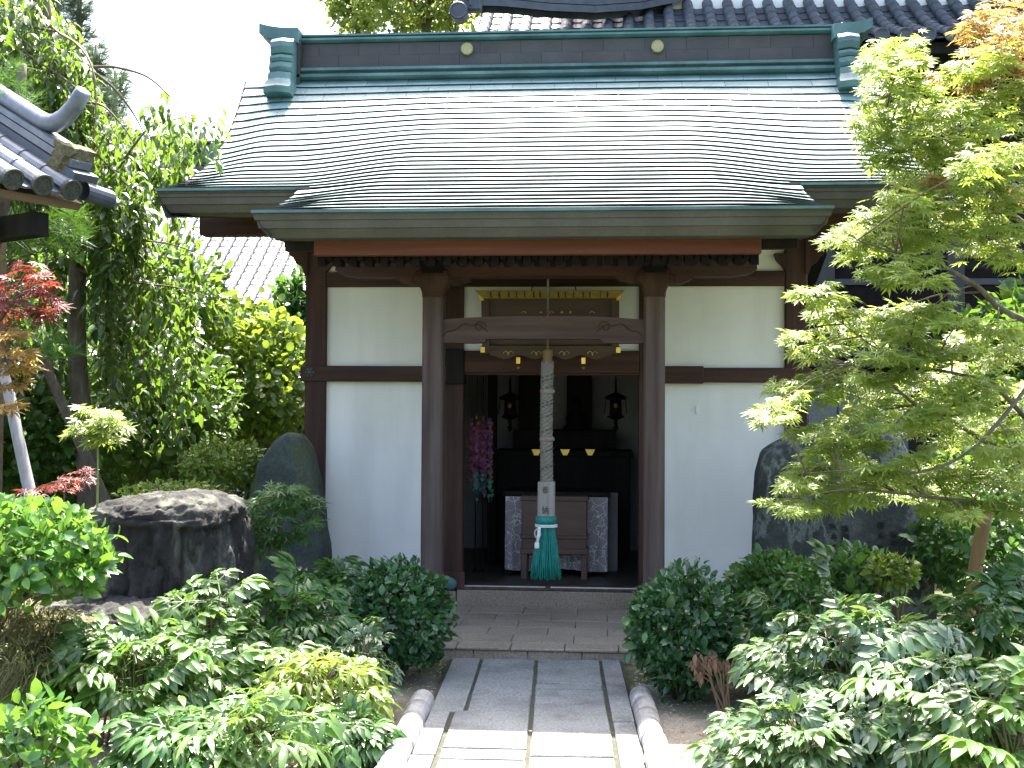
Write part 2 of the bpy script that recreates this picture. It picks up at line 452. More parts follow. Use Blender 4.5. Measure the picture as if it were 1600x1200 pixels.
# pebbles and leaf litter on the soil beside the path
lit = MB()
for i in range(5200):
    y = 4.6 + 3.6 * random.random()
    side = random.random() < .5
    x = (-.95 - 1.6 * random.random() ** 1.5) if side else (.22 + 1.9 * random.random() ** 1.5)
    r = random.uniform(.003, .009)
    z = gz(x, y)
    a = random.random() * 6.28
    ca, sa = math.cos(a) * r, math.sin(a) * r
    h = r * random.uniform(.5, .9)
    lit.add([(x + ca * 1.4, y + sa * 1.4, z), (x - sa, y + ca, z), (x - ca * 1.3, y - sa * 1.3, z), (x + sa, y - ca, z), (x + ca * .2, y, z + h)],
            [(0, 1, 4), (1, 2, 4), (2, 3, 4), (3, 0, 4)])
lit.build('gravel', surf('loose_gravel', [(.3, c3(.14, .12, .095)), (.6, c3(.33, .30, .25)), (.8, c3(.5, .47, .42))], 12, .9, bumps=0), kind='stuff',
          label='loose pale gravel scattered on the soil beside the path', cat='gravel')
ll = MB()
for i in range(420):
    y = 4.8 + 3.1 * random.random()
    side = random.random() < .5
    x = (-.9 - 1.5 * random.random()) if side else (.25 + 1.6 * random.random())
    z = gz(x, y) + .006
    a = random.random() * 6.28; l = random.uniform(.012, .03); w = l * .4
    d = Vector((math.cos(a), math.sin(a), random.uniform(-.1, .3))) * l; s_ = Vector((-math.sin(a), math.cos(a), random.uniform(-.3, .3))) * w
    c = Vector((x, y, z))
    ll.add([c - d, c + s_, c + d, c - s_], [(0, 1, 2, 3)])
for i in range(46):
    y = random.uniform(4.6, 7.8); x = random.uniform(-.85, .2) - .037 * (y - 6)
    a = random.random() * 6.28; l = random.uniform(.008, .022); w = l * .45
    d = Vector((math.cos(a), math.sin(a), random.uniform(0, .2))) * l; s_ = Vector((-math.sin(a), math.cos(a), random.uniform(-.2, .3))) * w
    c = Vector((x, y, .012))
    ll.add([c - d, c + s_, c + d, c - s_], [(0, 1, 2, 3)])
ll.build('fallen_leaves', M['dry'], kind='stuff', label='brown fallen leaf litter strewn on the soil', cat='leaf litter')

# paved path: local axes (u across, v along), heading slightly to the left of the hall's axis
PA = math.atan(67 / 1800)
pu, pv = Vector((math.cos(PA), math.sin(PA), 0)), Vector((-math.sin(PA), math.cos(PA), 0))
def uv(px, py):
    g = ground(px, py)
    return g.dot(pu), g.dot(pv)
path = MB()
u0, u1 = uv(706, 1030)[0], uv(969, 1032)[0]
v_end = uv(838, 1029)[1]
def pquad(a0, a1, b0, b1, z):
    return [tuple(pu * a + pv * b + Vector((0, 0, z))) for a, b in ((a0, b0), (a1, b0), (a1, b1), (a0, b1))]
path.add(pquad(u0 - .02, u1 + .02, 1.0, v_end, -.012), [(0, 1, 2, 3)])
path_o = path.build('path', M['joint'], kind='structure')
def stone(a0, a1, b0, b1, z0=-.06, z1=0.0):
    g = .007
    a0 += g; a1 -= g; b0 += .010; b1 -= .010
    j = lambda: random.uniform(-.004, .004)
    z1 += random.uniform(-.004, .003)
    ch = .006
    lo = [pu * a + pv * b for a, b in ((a0 + j(), b0 + j()), (a1 + j(), b0 + j()), (a1 + j(), b1 + j()), (a0 + j(), b1 + j()))]
    c = sum(lo, Vector()) / 4
    hi = [c + (p - c) * (1 - ch / max((p - c).length, .01) * 1.4) for p in lo]
    m = MB().add([p + Vector((0, 0, z0)) for p in lo] + [p + Vector((0, 0, z1 - ch)) for p in lo] + [p + Vector((0, 0, z1)) for p in hi],
                 [(0, 1, 5, 4), (1, 2, 6, 5), (2, 3, 7, 6), (3, 0, 4, 7), (4, 5, 9, 8), (5, 6, 10, 9), (6, 7, 11, 10), (7, 4, 8, 11), (8, 9, 10, 11)])
    m.build('paving_stone', M['pave'], path_o)
ug1 = uv(751, 1030)[0]; ug1b = uv(705, 1116)[0]; uc = uv(838, 1030)[0]; ug2 = uv(938, 1034)[0]
gapw = .008
def vy(y, px=830): return uv(px, y)[1]
colL = [v_end, vy(1046), vy(1085.5), vy(1111.5), vy(1169.5), vy(1187.5)]
colR = [v_end, vy(1067, 900), vy(1076, 900), vy(1100, 900), vy(1155, 900)]
v = colL[-1]
while v > 1.4: v -= random.choice((.28, .35, .55, .6)); colL.append(v)
v = colR[-1]
while v > 1.4: v -= random.choice((.4, .55, .6, .3)); colR.append(v)
for i in range(len(colL) - 1):
    stone(ug1 + gapw if i < 3 else ug1b + gapw, uc - gapw * .6, colL[i + 1], colL[i])
for i in range(len(colR) - 1):
    stone(uc + gapw * .6, ug2 - gapw * .4, colR[i + 1], colR[i])
eL = [v_end, vy(1114), vy(1182)]
eR = [v_end, vy(1128, 980)]
v = eL[-1]
while v > 1.4: v -= random.uniform(.5, .8); eL.append(v)
v = eR[-1]
while v > 1.4: v -= random.uniform(.5, .8); eR.append(v)
for i in range(len(eL) - 1):
    stone(u0, (ug1 if i == 0 else ug1b) - gapw * .2, eL[i + 1], eL[i], z1=.004)
for i in range(len(eR) - 1):
    stone(ug2 + gapw * .8, u1, eR[i + 1], eR[i], z1=.004)

# edging of round clay tiles laid end to end on both sides
for (p0, p1, lab) in (((662, 1097), (612, 1199), 'row of pale round clay edging tiles beside the narrow-leaved yellow peony'),
                      ((1001, 1091), (1032, 1199), 'row of pale round clay edging tiles beside the withered brown plant')):
    a, b = ground(*p0), ground(*p1)
    d = (b - a).normalized()
    e = empty('tile_edging', a, lab, 'edging', 'clay tile edging along the path')
    L_, n = .235, 0
    q = a.copy()
    while q.y > 1.2:
        r0 = .066 + random.uniform(-.002, .002)
        tl = MB()
        side = Vector((d.y, -d.x, 0)).normalized()
        c0 = q + side * random.uniform(-.004, .004); c0.z = .01; c1 = c0 + d * (L_ - .004)
        rows = []
        for c, r in ((c0, r0 * .80), (c0 + d * .001, r0 * .96), (c0 + d * .012, r0), (c1 - d * .012, r0), (c1 - d * .001, r0 * .95), (c1, r0 * .8)):
            rows.append([c + side * (r * math.cos(t)) + Vector((0, 0, r * math.sin(t))) for t in [k * math.pi * 2 / 16 for k in range(16)]])
        tl.grid(rows, closed=True)
        tl.f.append(tuple(range(16))[::-1]); tl.f.append(tuple(range(80, 96)))
        tl.build('tile', M['edging'], e, smooth=False)
        q = q + d * L_

# ------------------------------------------------------------------ the hall
Y_WALL, Y_PIL, Y_STEP = 9.67, 8.65, 7.93
XC = -.42
Z_PL = .065
hall = empty('temple_hall', (XC, Y_WALL, 0), 'small white-walled wooden temple hall with a copper roof and projecting porch', 'temple hall')

# stone platform with slab paving
plat = empty('stone_platform', (XC, 8.8, -.04), 'low brown granite platform in front of the hall doorway', 'platform')
PX0, PX1 = -1.95, 1.22
MB().box(PX0 + .03, PX1 - .03, Y_STEP + .02, Y_WALL - .05, -.06, Z_PL - .05).build('foundation', M['granite'], plat)
edges_x = [PX0] + [at(px, 1010, Y_STEP).x for px in (712, 797, 882, 967)] + [PX1]
edges_x.insert(1, edges_x[1] - .42); edges_x.insert(-1, edges_x[-2] + .42)
for i in range(len(edges_x) - 1):
    MB().box(edges_x[i] + .003, edges_x[i + 1] - .003, Y_STEP, Y_STEP + .19, Z_PL - .022, Z_PL + random.uniform(-.002, .002), .006).build('kerb_slab', M['granite'], plat)
    if i < 5:
        MB().box(edges_x[i] + .003 + .12 * (i > 0), edges_x[i + 1] + .12 - .003, Y_STEP + .012, Y_STEP + .17, -.07, Z_PL - .025, .004).build('riser_stone', M['granite'], plat)
for r in range(5):
    yy0 = Y_STEP + .194 + r * .295
    off = -.2 if r % 2 else 0
    x = PX0 + off
    while x < PX1 - .05:
        x1 = min(x + .44, PX1)
        MB().box(max(x, PX0) + .002, x1 - .002, yy0 + .002, min(yy0 + .293, Y_WALL - .03), Z_PL - .06, Z_PL + random.uniform(-.0015, .0015), .004).build('floor_slab', M['granite'], plat)
        x = x1

# --- roof profile: two side profiles joined by a smooth blend
Y_R, Z_R = 11.0, at(868, 122, 11.0).z
TIP = (7.40, at(840, 331, 7.40).z)
EAV = (8.50, at(300, 299.5, 8.50).z)
def solve_profile(dy, dz, p, th0):
    best = None
    for L_ in np.linspace(math.hypot(dy, dz) * 1.0, math.hypot(dy, dz) * 1.08, 41):
        for th1 in np.linspace(5, 40, 71):
            s = (np.arange(200) + .5) / 200
            th = np.radians(th0 + (th1 - th0) * s ** p)
            e = (np.cos(th).mean() * L_ - dy) ** 2 + (np.sin(th).mean() * L_ - dz) ** 2
            if best is None or e < best[0]: best = (e, L_, th1)
    return best[1], best[2]
TH0 = 45.0
class Prof:
    def __init__(s, end, p):
        s.L, s.th1 = solve_profile(Y_R - end[0], Z_R - end[1], p, TH0)
        n = 240
        ss = (np.arange(n) + .5) / n
        th = np.radians(TH0 + (s.th1 - TH0) * ss ** p)
        s.y = np.concatenate([[Y_R], Y_R - np.cumsum(np.cos(th)) * s.L / n])
        s.z = np.concatenate([[Z_R], Z_R - np.cumsum(np.sin(th)) * s.L / n])
        s.y += (end[0] - s.y[-1]) * np.linspace(0, 1, n + 1); s.z += (end[1] - s.z[-1]) * np.linspace(0, 1, n + 1)
        s.s = np.linspace(0, s.L, n + 1)
    def __call__(s, t): return float(np.interp(t, s.s, s.y)), float(np.interp(t, s.s, s.z))
PS, PC = Prof(EAV, 1.15), Prof(TIP, .55)
S_MAIN, S_END = PS.L, PC.L
WP, WV = 1.86, 2.95
VPTS = [(8.50, EAV[1]), (8.3, 3.24), (7.9, 3.095), TIP]
def sm(a, b, x):
    t = min(1, max(0, (x - a) / (b - a))); return t * t * (3 - 2 * t)
def verge_w(s): return WV + .12 * (1 - s / S_MAIN) ** 2
def roof(X, s, off=0.0):
    """point of the roof surface at X (world) and slope distance s; off = height above"""
    x = abs(X - XC)
    cy, cz = PC(min(s, S_END))
    if s <= S_MAIN:
        vy_, vz_ = PS(s)
        k = s / S_MAIN
        o, i = 2.5 - (2.5 - WP) * k ** 2, .9 + .25 * k
    else:
        f = (s - S_MAIN) / (S_END - S_MAIN)
        vy_ = float(np.interp(f, [0, .18, .55, 1], [p[0] for p in VPTS]))
        vz_ = float(np.interp(f, [0, .18, .55, 1], [p[1] for p in VPTS]))
        o, i = WP, 1.15
    e = sm(i, o, x)
    if s > S_MAIN:
        t = min(1, max(0, (x - i) / (o - i))); k = min(1, f / .5); e = e * (1 - k) + t ** 2.0 * k
    y, z = cy + (vy_ - cy) * e, cz + (vz_ - cz) * e
    if s < S_MAIN:                                     # the surface rolls down towards the gable verges
        d = sm(2.35, verge_w(s), x)
        z -= .075 * d * d * math.sin(math.pi * min(1, max(0, (s / S_MAIN) ** .8))) ** 1.2
        z += .03 * d * (1 - s / S_MAIN) ** 4
    return Vector((X, y, z + off))
def xcols(w, n):
    return [XC - w + 2 * w * i / n for i in range(n + 1)]

roof_o = MB()
# the thick roof body: top just beneath the sheets, underside a soffit
def slab_grid(w_of, s0, s1, ns, nx, th, mb):
    top, bot = [], []
    for i in range(ns + 1):
        s = s0 + (s1 - s0) * i / ns
        w = w_of(s)
        top.append([roof(X, s, -.012) for X in xcols(w - .01, nx)])
        bot.append([roof(X, s, -th * (.35 + .65 * min(1, s / .5))) + Vector((0, .10 if i == ns else 0, 0)) for X in xcols(w - .06, nx)])
    mb.grid(top); mb.grid([r[::-1] for r in bot])
    for i in range(ns):
        for k in (0, -1):
            q = [top[i][k], top[i + 1][k], bot[i + 1][k], bot[i][k]]
            mb.add(q if k == 0 else q[::-1], [(0, 1, 2, 3)])
slab_grid(verge_w, 0, S_MAIN, 12, 48, .13, roof_o)
slab_grid(lambda s: WP, S_MAIN - .02, S_END - .02, 6, 30, .12, roof_o)
# the rear slope
rw = MB()
rows = []
for i in range(9):
    s = S_MAIN * i / 8
    y, z = PS(s)
    rows.append([(X, 2 * Y_R + .5 - y, z) for X in xcols(verge_w(s), 6)])
roof_o.grid([r[::-1] for r in rows])
roof_o.grid([[(p[0], p[1], p[2] - .14) for p in r] for r in rows])
roof_p = roof_o.build('roof', M['blackwood'], hall)

# stepped courses of copper sheet
PITCH_S = .138
nrow = int(S_END / PITCH_S)
PITCH_S = S_END / nrow
LIFT = .0275
def course_strip(X0, X1, nx, s0, s1, last=False, wob=0.0, ph=0.0):
    th = .0065
    rows_t, rows_b = [], []
    for s, off in ((s0, .004), (s0 + (s1 - s0) * .5, .004 + LIFT * .5), (s1, LIFT)):
        r, rb = [], []
        for i in range(nx + 1):
            X = X0 + (X1 - X0) * i / nx
            wv = wob * noise.noise(Vector((X * 1.3, ph, 0)))
            p = roof(X, min(s, S_END), off + wv * (off > .015))
            r.append(p); rb.append(p - Vector((0, -.002, th)))
        rows_t.append(r); rows_b.append(rb)
    m = MB()
    m.grid(rows_t)
    m.ntop = len(m.f)
    m.grid([r[::-1] for r in rows_b])
    m.grid([rows_t[-1], rows_b[-1]])
    m.grid([[rows_t[i][0] for i in range(3)], [rows_b[i][0] for i in range(3)]])
    m.grid([[rows_b[i][-1] for i in range(3)], [rows_t[i][-1] for i in range(3)]])
    return m
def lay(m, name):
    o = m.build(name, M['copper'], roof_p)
    o.data.materials.append(M['coppershade'])           # folded edge and underside: brown metal, shade of the gaps put into its colour
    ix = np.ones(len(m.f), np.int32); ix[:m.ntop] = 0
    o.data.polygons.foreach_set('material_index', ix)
k_main = int(math.floor(S_MAIN / PITCH_S))
for k in range(nrow):
    s0, s1 = k * PITCH_S - .03, (k + 1) * PITCH_S + .008
    s0 = max(0, s0)
    if k < 5:                                           # sheets told apart in the ridge's shade
        w = verge_w(s1)
        x = XC - w
        x -= (.19 if k % 2 else 0)
        while x < XC + w - .05:
            a, b = max(x, XC - w), min(x + .40, XC + w)
            if b - a > .03:
                lay(course_strip(a + .0015, b - .0015, 6, s0, s1, wob=.0015, ph=k * 3.7), 'copper_sheet')
            x += .40
    elif k < k_main:
        w = verge_w(s1)
        lay(course_strip(XC - w, XC + w, 90, s0, s1, wob=.002, ph=k * 3.7), 'roof_course')
    elif k == k_main:
        for a, b in ((XC - WV, XC - WP), (XC + WP, XC + WV)):
            lay(course_strip(a, b, 16, s0, S_MAIN, wob=.002, ph=k * 3.7), 'roof_course')
        lay(course_strip(XC - WP + .001, XC + WP - .001, 60, s0, s1, wob=.0015, ph=k * 3.7), 'roof_course')
    else:
        lay(course_strip(XC - WP, XC + WP, 60, s0, min(s1, S_END), wob=.0015, ph=k * 3.7), 'roof_course')

# fascias: layered copper-clad eave boards leaning inward towards the bottom
def fascia(xs_, s, th, name, lean, side=None):
    top = [roof(X, s, .012) for X in xs_]
    cx = XC
    rows = []
    prof = [(-.012, .016), (-.012, -.004), (.004, -.008), (.010, -.30 * th), (.020, -.31 * th), (.03, -.62 * th), (.042, -.63 * th), (lean * .8, -.97 * th), (lean + .05, -th), (lean + .35, -th + .03)]
    n = len(xs_) - 1
    for dy, dz in prof:
        row = []
        for i, p in enumerate(top):
            inx = 0
            if side in ('L', 'B') and i == 0: inx = max(0, dy) * 1.2
            if side in ('R', 'B') and i == n: inx = -max(0, dy) * 1.2
            row.append(p + Vector((inx, dy, dz)))
        rows.append(row)
    m = MB().grid(rows)
    for i in (0, n):
        pts = [r[i] for r in rows]
        m.add(pts, [tuple(range(len(pts))) if i else tuple(range(len(pts)))[::-1]])
    return m.build(name, M['coppergrey'], roof_p)
fascia(xcols(WP + .02, 30), S_END, .165, 'porch_eave', .10, 'B')
fascia([XC - WV - .02 + (WV - WP + .1) * i / 12 for i in range(13)], S_MAIN, .165, 'main_eave', .09, 'L')
fascia([XC + WP - .08 + (WV - WP + .1) * i / 12 for i in range(13)], S_MAIN, .165, 'main_eave', .09, 'R')
for name, xs_, s in (('eave_drip', xcols(WP + .022, 30), S_END), ('eave_drip', [XC - WV - .022 + (WV - WP) * i / 12 for i in range(13)], S_MAIN), ('eave_drip', [XC + WP + (WV - WP + .022) * i / 12 for i in range(13)], S_MAIN)):
    rows = [[roof(X, s, 0) + Vector((0, dy, dz)) for X in xs_] for dy, dz in ((.06, .024), (-.02, .022), (-.021, .005), (.04, .004))]
    MB().grid(rows).build(name, M['copperteal'], roof_p)
# porch verge boards (sides of the porch roof) and main verge boards
for sgn in (-1, 1):
    rows = []
    for dz, inx in ((.012, 0), (-.03, .012), (-.10, .05), (-.15, .10)):
        rows.append([roof(XC + sgn * WP, S_MAIN - .1 + (S_END - S_MAIN + .09) * i / 8, dz) + Vector((-sgn * (inx - .004), 0, 0)) for i in range(9)])
    MB().grid(rows if sgn > 0 else [r[::-1] for r in rows]).build('porch_verge_board', M['coppergrey'], roof_p)
    rows = []
    for dz, inx in ((.02, -.01), (-.05, 0), (-.13, .03), (-.20, .06), (-.2, .2)):
        rows.append([roof(XC + sgn * verge_w(S_MAIN * i / 12), S_MAIN * i / 12, dz) + Vector((-sgn * inx, 0, 0)) for i in range(13)])
    MB().grid(rows if sgn > 0 else [r[::-1] for r in rows]).build('verge_board', M['coppergrey'], roof_p)
    g = []
    for i in range(9):
        y, z = PS(S_MAIN * i / 8); g.append((y, z - .14))
    gg = g[::-1] + [(2 * Y_R + .5 - y, z) for y, z in g]
    gg = gg + [(2 * Y_R + .5 - EAV[0] - .6, 3.18), (EAV[0] + 1.1, 3.18)]
    MB().prismx([(y, z) for y, z in gg if y > Y_WALL and y < 13], XC + sgn * 2.02 - .03, XC + sgn * 2.02 + .03).build('gable_wall', M['wood'], hall)

# --- ridge
RX0, RX1 = at(465, 60, 10.98).x, at(1306, 60, 10.98).x
ridge = MB()
YB = 11.55
def zr(y, Y=10.98): return at(885, y, Y).z
ridge.box(RX0, RX1, 11.06, YB - .06, Z_R - .15, zr(57))
ridge_p = ridge.build('ridge', M['copperdark'], hall)
zb = [zr(97), zr(78), zr(58)]
for r in range(2):
    n = 13
    w = (RX1 - RX0) / n
    xo = .5 * w if r else 0
    x = RX0 - xo
    while x < RX1 - .02:
        a, b = max(x, RX0), min(x + w, RX1)
        MB().box(a + .0006, b - .0006, 11.03 + .012 * r, 11.07, zb[r] + .001, zb[r + 1] - .001, .0015).build('ridge_panel', M['copperdark'], ridge_p)
        x += w
def mould(y0, y1, yf, name, mat):
    z0, z1 = zr(y1), zr(y0)
    h = z1 - z0
    prof = [(yf + .08, z0), (yf + .03, z0 + .1 * h), (yf, z0 + .35 * h), (yf, z0 + .75 * h), (yf + .04, z0 + .97 * h), (yf + .12, z1), (YB - (yf - 11.06) + .03, z1), (YB - (yf - 11.06) + .03, z0)]
    MB().prismx(prof[::-1], RX0, RX1).build(name, mat, ridge_p)
mould(97, 107, 10.97, 'ridge_moulding', M['copperteal'])
mould(109, 119, 10.93, 'ridge_moulding', M['copperteal'])
MB().box(RX0, RX1, 11.0, YB, zr(123), zr(96) - .004).build('ridge_base', M['copperdark'], ridge_p)
mould(49, 57, 10.99, 'ridge_cap', M['copperteal'])
mould(42, 49, 11.02, 'ridge_cap', M['copperteal'])
for px, py in ((729.5, 76), (1027.5, 72)):
    c = at(px, py, 11.0)
    MB().lathe(c, [(.058, .05), (.061, .02), (.061, .0), (.054, -.008), (.050, -.004), (.0005, -.006)], 28, 'y').build('crest_disc', M['crest'], ridge_p)

# ridge end ornaments: waisted scroll blocks stepping down the slope with a horn above
for sgn, (xa, xb) in ((-1, (423, 462)), (1, (1306, 1343))):
    X0, X1 = at(xa, 100, 10.85).x, at(xb, 100, 10.85).x
    xm = (X0 + X1) / 2
    yo = -.0 if sgn < 0 else -10
    zz = lambda y: at(443 if sgn < 0 else 1325, y, 10.8).z
    o = -8 if sgn > 0 else 0
    # front profile (y offset outwards, picture height)
    pr = [(10.90, 58), (10.80, 60), (10.765, 66), (10.755, 74), (10.77, 84), (10.80, 87.5), (10.745, 88.5), (10.735, 93), (10.75, 98), (10.775, 98.5), (10.735, 100), (10.72, 108), (10.74, 114.5), (10.765, 115.5), (10.70, 117), (10.68, 128), (10.635, 138), (10.60, 143), (10.615, 152), (10.80, 156)]
    m = MB()
    rows = []
    for y, h in pr:
        z = zz(h + o)
        wd = .5 * (X1 - X0) * (.90 if h < 136 else 1.04)
        pk = .022
        rows.append([Vector((xm - wd, 11.12, z)), Vector((xm - wd, y + pk, z)), Vector((xm, y, z + .008)), Vector((xm + wd, y + pk, z)), Vector((xm + wd, 11.12, z))])
    m.grid(rows)
    m.add(rows[0], [(0, 1, 2, 3, 4)]); m.add(rows[-1], [(4, 3, 2, 1, 0)])
    en = m.build('ridge_end_block', M['copperteal'], ridge_p)
    # side board and horn
    zt = zz(58 + o)
    base = MB().box(X0 + .04, X1 - (.04 if sgn > 0 else -.02), 10.93, 11.62, zz(150 + o), zz(60 + o) + .03)
    base.build('ridge_end_core', M['copperdark'], ridge_p)
    xi, xo_ = (X1 + .01, X0 - .13) if sgn < 0 else (X0 - .01, X1 + .13)
    hp = []
    for t in [0, .25, .5, .75, 1]:
        hp.append((xi + (xo_ - xi) * t, zz(39 + o) + .05 * t ** 2.5))
    lowp = [(xo_, zz(46.5 + o)), (xo_ + (xi - xo_) * .16, zz(51 + o)), (xo_ + (xi - xo_) * .2, zz(54 + o)), (xo_ + (xi - xo_) * .33, zz(55 + o)), (xo_ + (xi - xo_) * .36, zz(62 + o)), (xi, zz(62 + o))]
    MB().prism(hp + lowp, 10.88, 11.66).build('ridge_horn', M['copperteal'], ridge_p, fix=True)
    for t in (.35, .7):
        x = xi + (xo_ - xi) * t * .7
        MB().lathe((x, 10.95, zz(38 + o)), [(.012, -.01), (.012, .014), (.004, .02)], 8).build('rivet', M['copperdark'], ridge_p)

# --- posts, beams and plaster of the front wall
def zz_(px, py, Y): return at(px, py, Y).z
def wbox(x0, x1, y0, y1, Ya, Yb, mat, name, parent=hall, ch=.006):
    """box whose front face covers picture x0..x1, y0..y1 at depth Ya"""
    a, b = at(x0, (y0 + y1) / 2, Ya), at(x1, (y0 + y1) / 2, Ya)
    xm = (x0 + x1) / 2
    return MB().box(a.x, b.x, Ya, Yb, at(xm, y1, Ya).z, at(xm, y0, Ya).z, ch).build(name, mat, parent)
XL0, XL1 = at(476, 600, Y_WALL).x, at(508, 600, Y_WALL).x
XR0, XR1 = at(1227, 600, Y_WALL).x, at(1262, 600, Y_WALL).x
ZTOP = zz_(868, 398, Y_WALL)
MB().box(XL0, XL1, Y_WALL, Y_WALL + .18, .02, ZTOP + .12, .008).build('post', M['wood'], hall)
MB().box(XR0, XR1, Y_WALL, Y_WALL + .18, .02, ZTOP + .12, .008).build('post', M['wood'], hall)
XD0, XD1 = at(694, 700, Y_WALL + .02).x, at(723, 700, Y_WALL + .02).x
XE0, XE1 = at(998, 700, Y_WALL + .02).x, at(1030, 700, Y_WALL + .02).x
ZSILL = zz_(860, 925, Y_WALL)
MB().box(XD0, XD1, Y_WALL + .02, Y_WALL + .16, Z_PL, zz_(700, 440, Y_WALL), .006).build('door_post', M['wood'], hall)
MB().box(XE0, XE1, Y_WALL + .02, Y_WALL + .16, Z_PL, zz_(1010, 440, Y_WALL), .006).build('door_post', M['wood'], hall)
def panel(xa, xb, za, zb_, name='plaster_panel'):
    MB().box(xa, xb, Y_WALL + .055, Y_WALL + .11, za, zb_).build(name, M['plaster'], hall)
ZR0, ZR1 = zz_(800, 597, Y_WALL), zz_(800, 572.5, Y_WALL)         # waist rail
ZH0, ZH1 = zz_(868, 447, Y_WALL), zz_(868, 424, Y_WALL)           # head rail
ZLI0, ZLI1 = zz_(860, 583, Y_WALL), zz_(860, 548, Y_WALL)         # lintel
for xa, xb in ((XL1, XD0), (XE1, XR0)):
    panel(xa - .01, xb + .01, .02, ZR0 + .01)
    panel(xa - .01, xb + .01, ZR1 - .01, ZH0 + .01)
panel(XD1 - .01, XE0 + .01, ZLI1 - .01, ZH0 + .01)
panel(XL1 - .01, XR0 + .01, ZH1 - .01, ZTOP + .16)
MB().box(XL0 - .035, XD0 + .02, Y_WALL - .028, Y_WALL + .12, ZR0, ZR1, .006).build('waist_rail', M['woodx'], hall)
MB().box(at(1098, 585, Y_WALL).x, XR1 + .03, Y_WALL - .012, Y_WALL + .12, ZR0 + .004, ZR1 - .006, .006).build('waist_rail', M['woodx'], hall)
MB().box(at(1036, 585, Y_WALL).x, at(1099, 585, Y_WALL).x, Y_WALL - .035, Y_WALL + .12, ZR0 - .006, ZR1 + .006, .006).build('waist_rail', M['woodx'], hall)
MB().box(XL1, XR0, Y_WALL + .005, Y_WALL + .14, ZH0, ZH1, .006).build('head_rail', M['woodx'], hall)
MB().box(XD1, XE0, Y_WALL + .0, Y_WALL + .15, ZLI0, ZLI1, .006).build('lintel', M['woodx'], hall)
MB().box(XD1 + .002, XE0 - .002, Y_WALL + .03, Y_WALL + .12, ZLI0 - .014, ZLI0 - .002).build('door_track', M['redwood'], hall)
MB().box(XD0 + .004, XD1 + .012, Y_WALL - .02, Y_WALL + .16, zz_(710, 600, Y_WALL), zz_(710, 546, Y_WALL), .01).build('lintel_joint', M['blackwood'], hall)
# sill, metal track, stone course and boss
MB().box(XD0 - .02, XE1 + .02, Y_WALL - .02, Y_WALL + .2, ZSILL + .01, ZSILL + .035, .004).build('sill', M['pillar'], hall)
for a, b in ((XD1 + .01, at(852, 920, Y_WALL).x), (at(860, 920, Y_WALL).x, XE0 - .01)):
    MB().box(a, b, Y_WALL - .012, Y_WALL + .0, ZSILL + .036, ZSILL + .046).build('sill_track', surf('worn_metal_track', [(.3, G(.45)), (.7, G(.62))], 20, .4, metal=.6, bumps=0), hall)
for a, b in ((XL0 - .1, XD0 - .09), (XD0 - .086, XD0 + .115), (XD0 + .12, XE0 - .02), (XE0 - .016, XR1 + .1)):
    MB().box(a + .002, b - .002, Y_WALL - .03, Y_WALL + .16, Z_PL - .05, ZSILL + (.008 if a > XD0 else -.002), .006).build('base_stone', M['granite'], hall)
MB().box(XD0 - .005, at(726, 915, Y_WALL).x, Y_WALL - .03, Y_WALL + .015, ZSILL + .012, zz_(705, 893, Y_WALL), .006).build('post_shoe', M['wood'], hall)
c = at(704, 912, Y_WALL - .032)
MB().lathe(c, [(.052, .0), (.054, -.006), (.045, -.016), (.026, -.024), (.001, -.027)], 24, 'y').build('boss', M['copperteal'], hall, smooth=True)
c = at(484, 582, Y_WALL - .03)
nc = MB().lathe(c, [(.018, .0), (.018, -.012), (.001, -.018)], 10, 'y')
for k in range(6):
    a = k * math.pi / 3
    nc.lathe(c + Vector((math.cos(a) * .03, 0, math.sin(a) * .03)), [(.013, .0), (.013, -.008), (.001, -.012)], 8, 'y')
nc.build('nail_cover', M['copperdark'], hall)
c = at(1089, 640, Y_WALL + .05)
MB().box(c.x - .012, c.x + .012, c.y - .008, c.y + .004, c.z - .035, c.z + .035, .003).build('wall_plate', M['plaster'], hall)

M['dimplaster'] = surf('shade_darkened_plaster', [(.3, c3(.30, .30, .31)), (.7, c3(.40, .40, .41))], 2, .9, bumps=.05)  # white plaster greyed: the dimness of the interior is put into the colour
# side and back walls, floor and ceiling inside
Y_BACK = 12.6
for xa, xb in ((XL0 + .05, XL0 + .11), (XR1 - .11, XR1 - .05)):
    MB().box(xa, xb, Y_WALL + .17, Y_BACK, .02, ZTOP + .5).build('side_wall', M['dimplaster'], hall)
MB().box(XL0 + .05, XR1 - .05, Y_BACK, Y_BACK + .08, .02, ZTOP + .5).build('back_wall', M['dimplaster'], hall)
ZF = ZSILL + .02
MB().box(XL0 + .12, XR1 - .12, Y_WALL + .19, Y_BACK - .005, ZF - .06, ZF).build('floor', surf('dark_floorboards', [(.3, c3(.035, .028, .025)), (.7, c3(.07, .058, .05))], 6, .45, (.2, 3, 1), bumps=.1), hall)
MB().box(XL0 + .12, XR1 - .12, Y_WALL + .17, Y_BACK - .005, ZH1 + .15, ZH1 + .2).build('ceiling', M['blackwood'], hall)

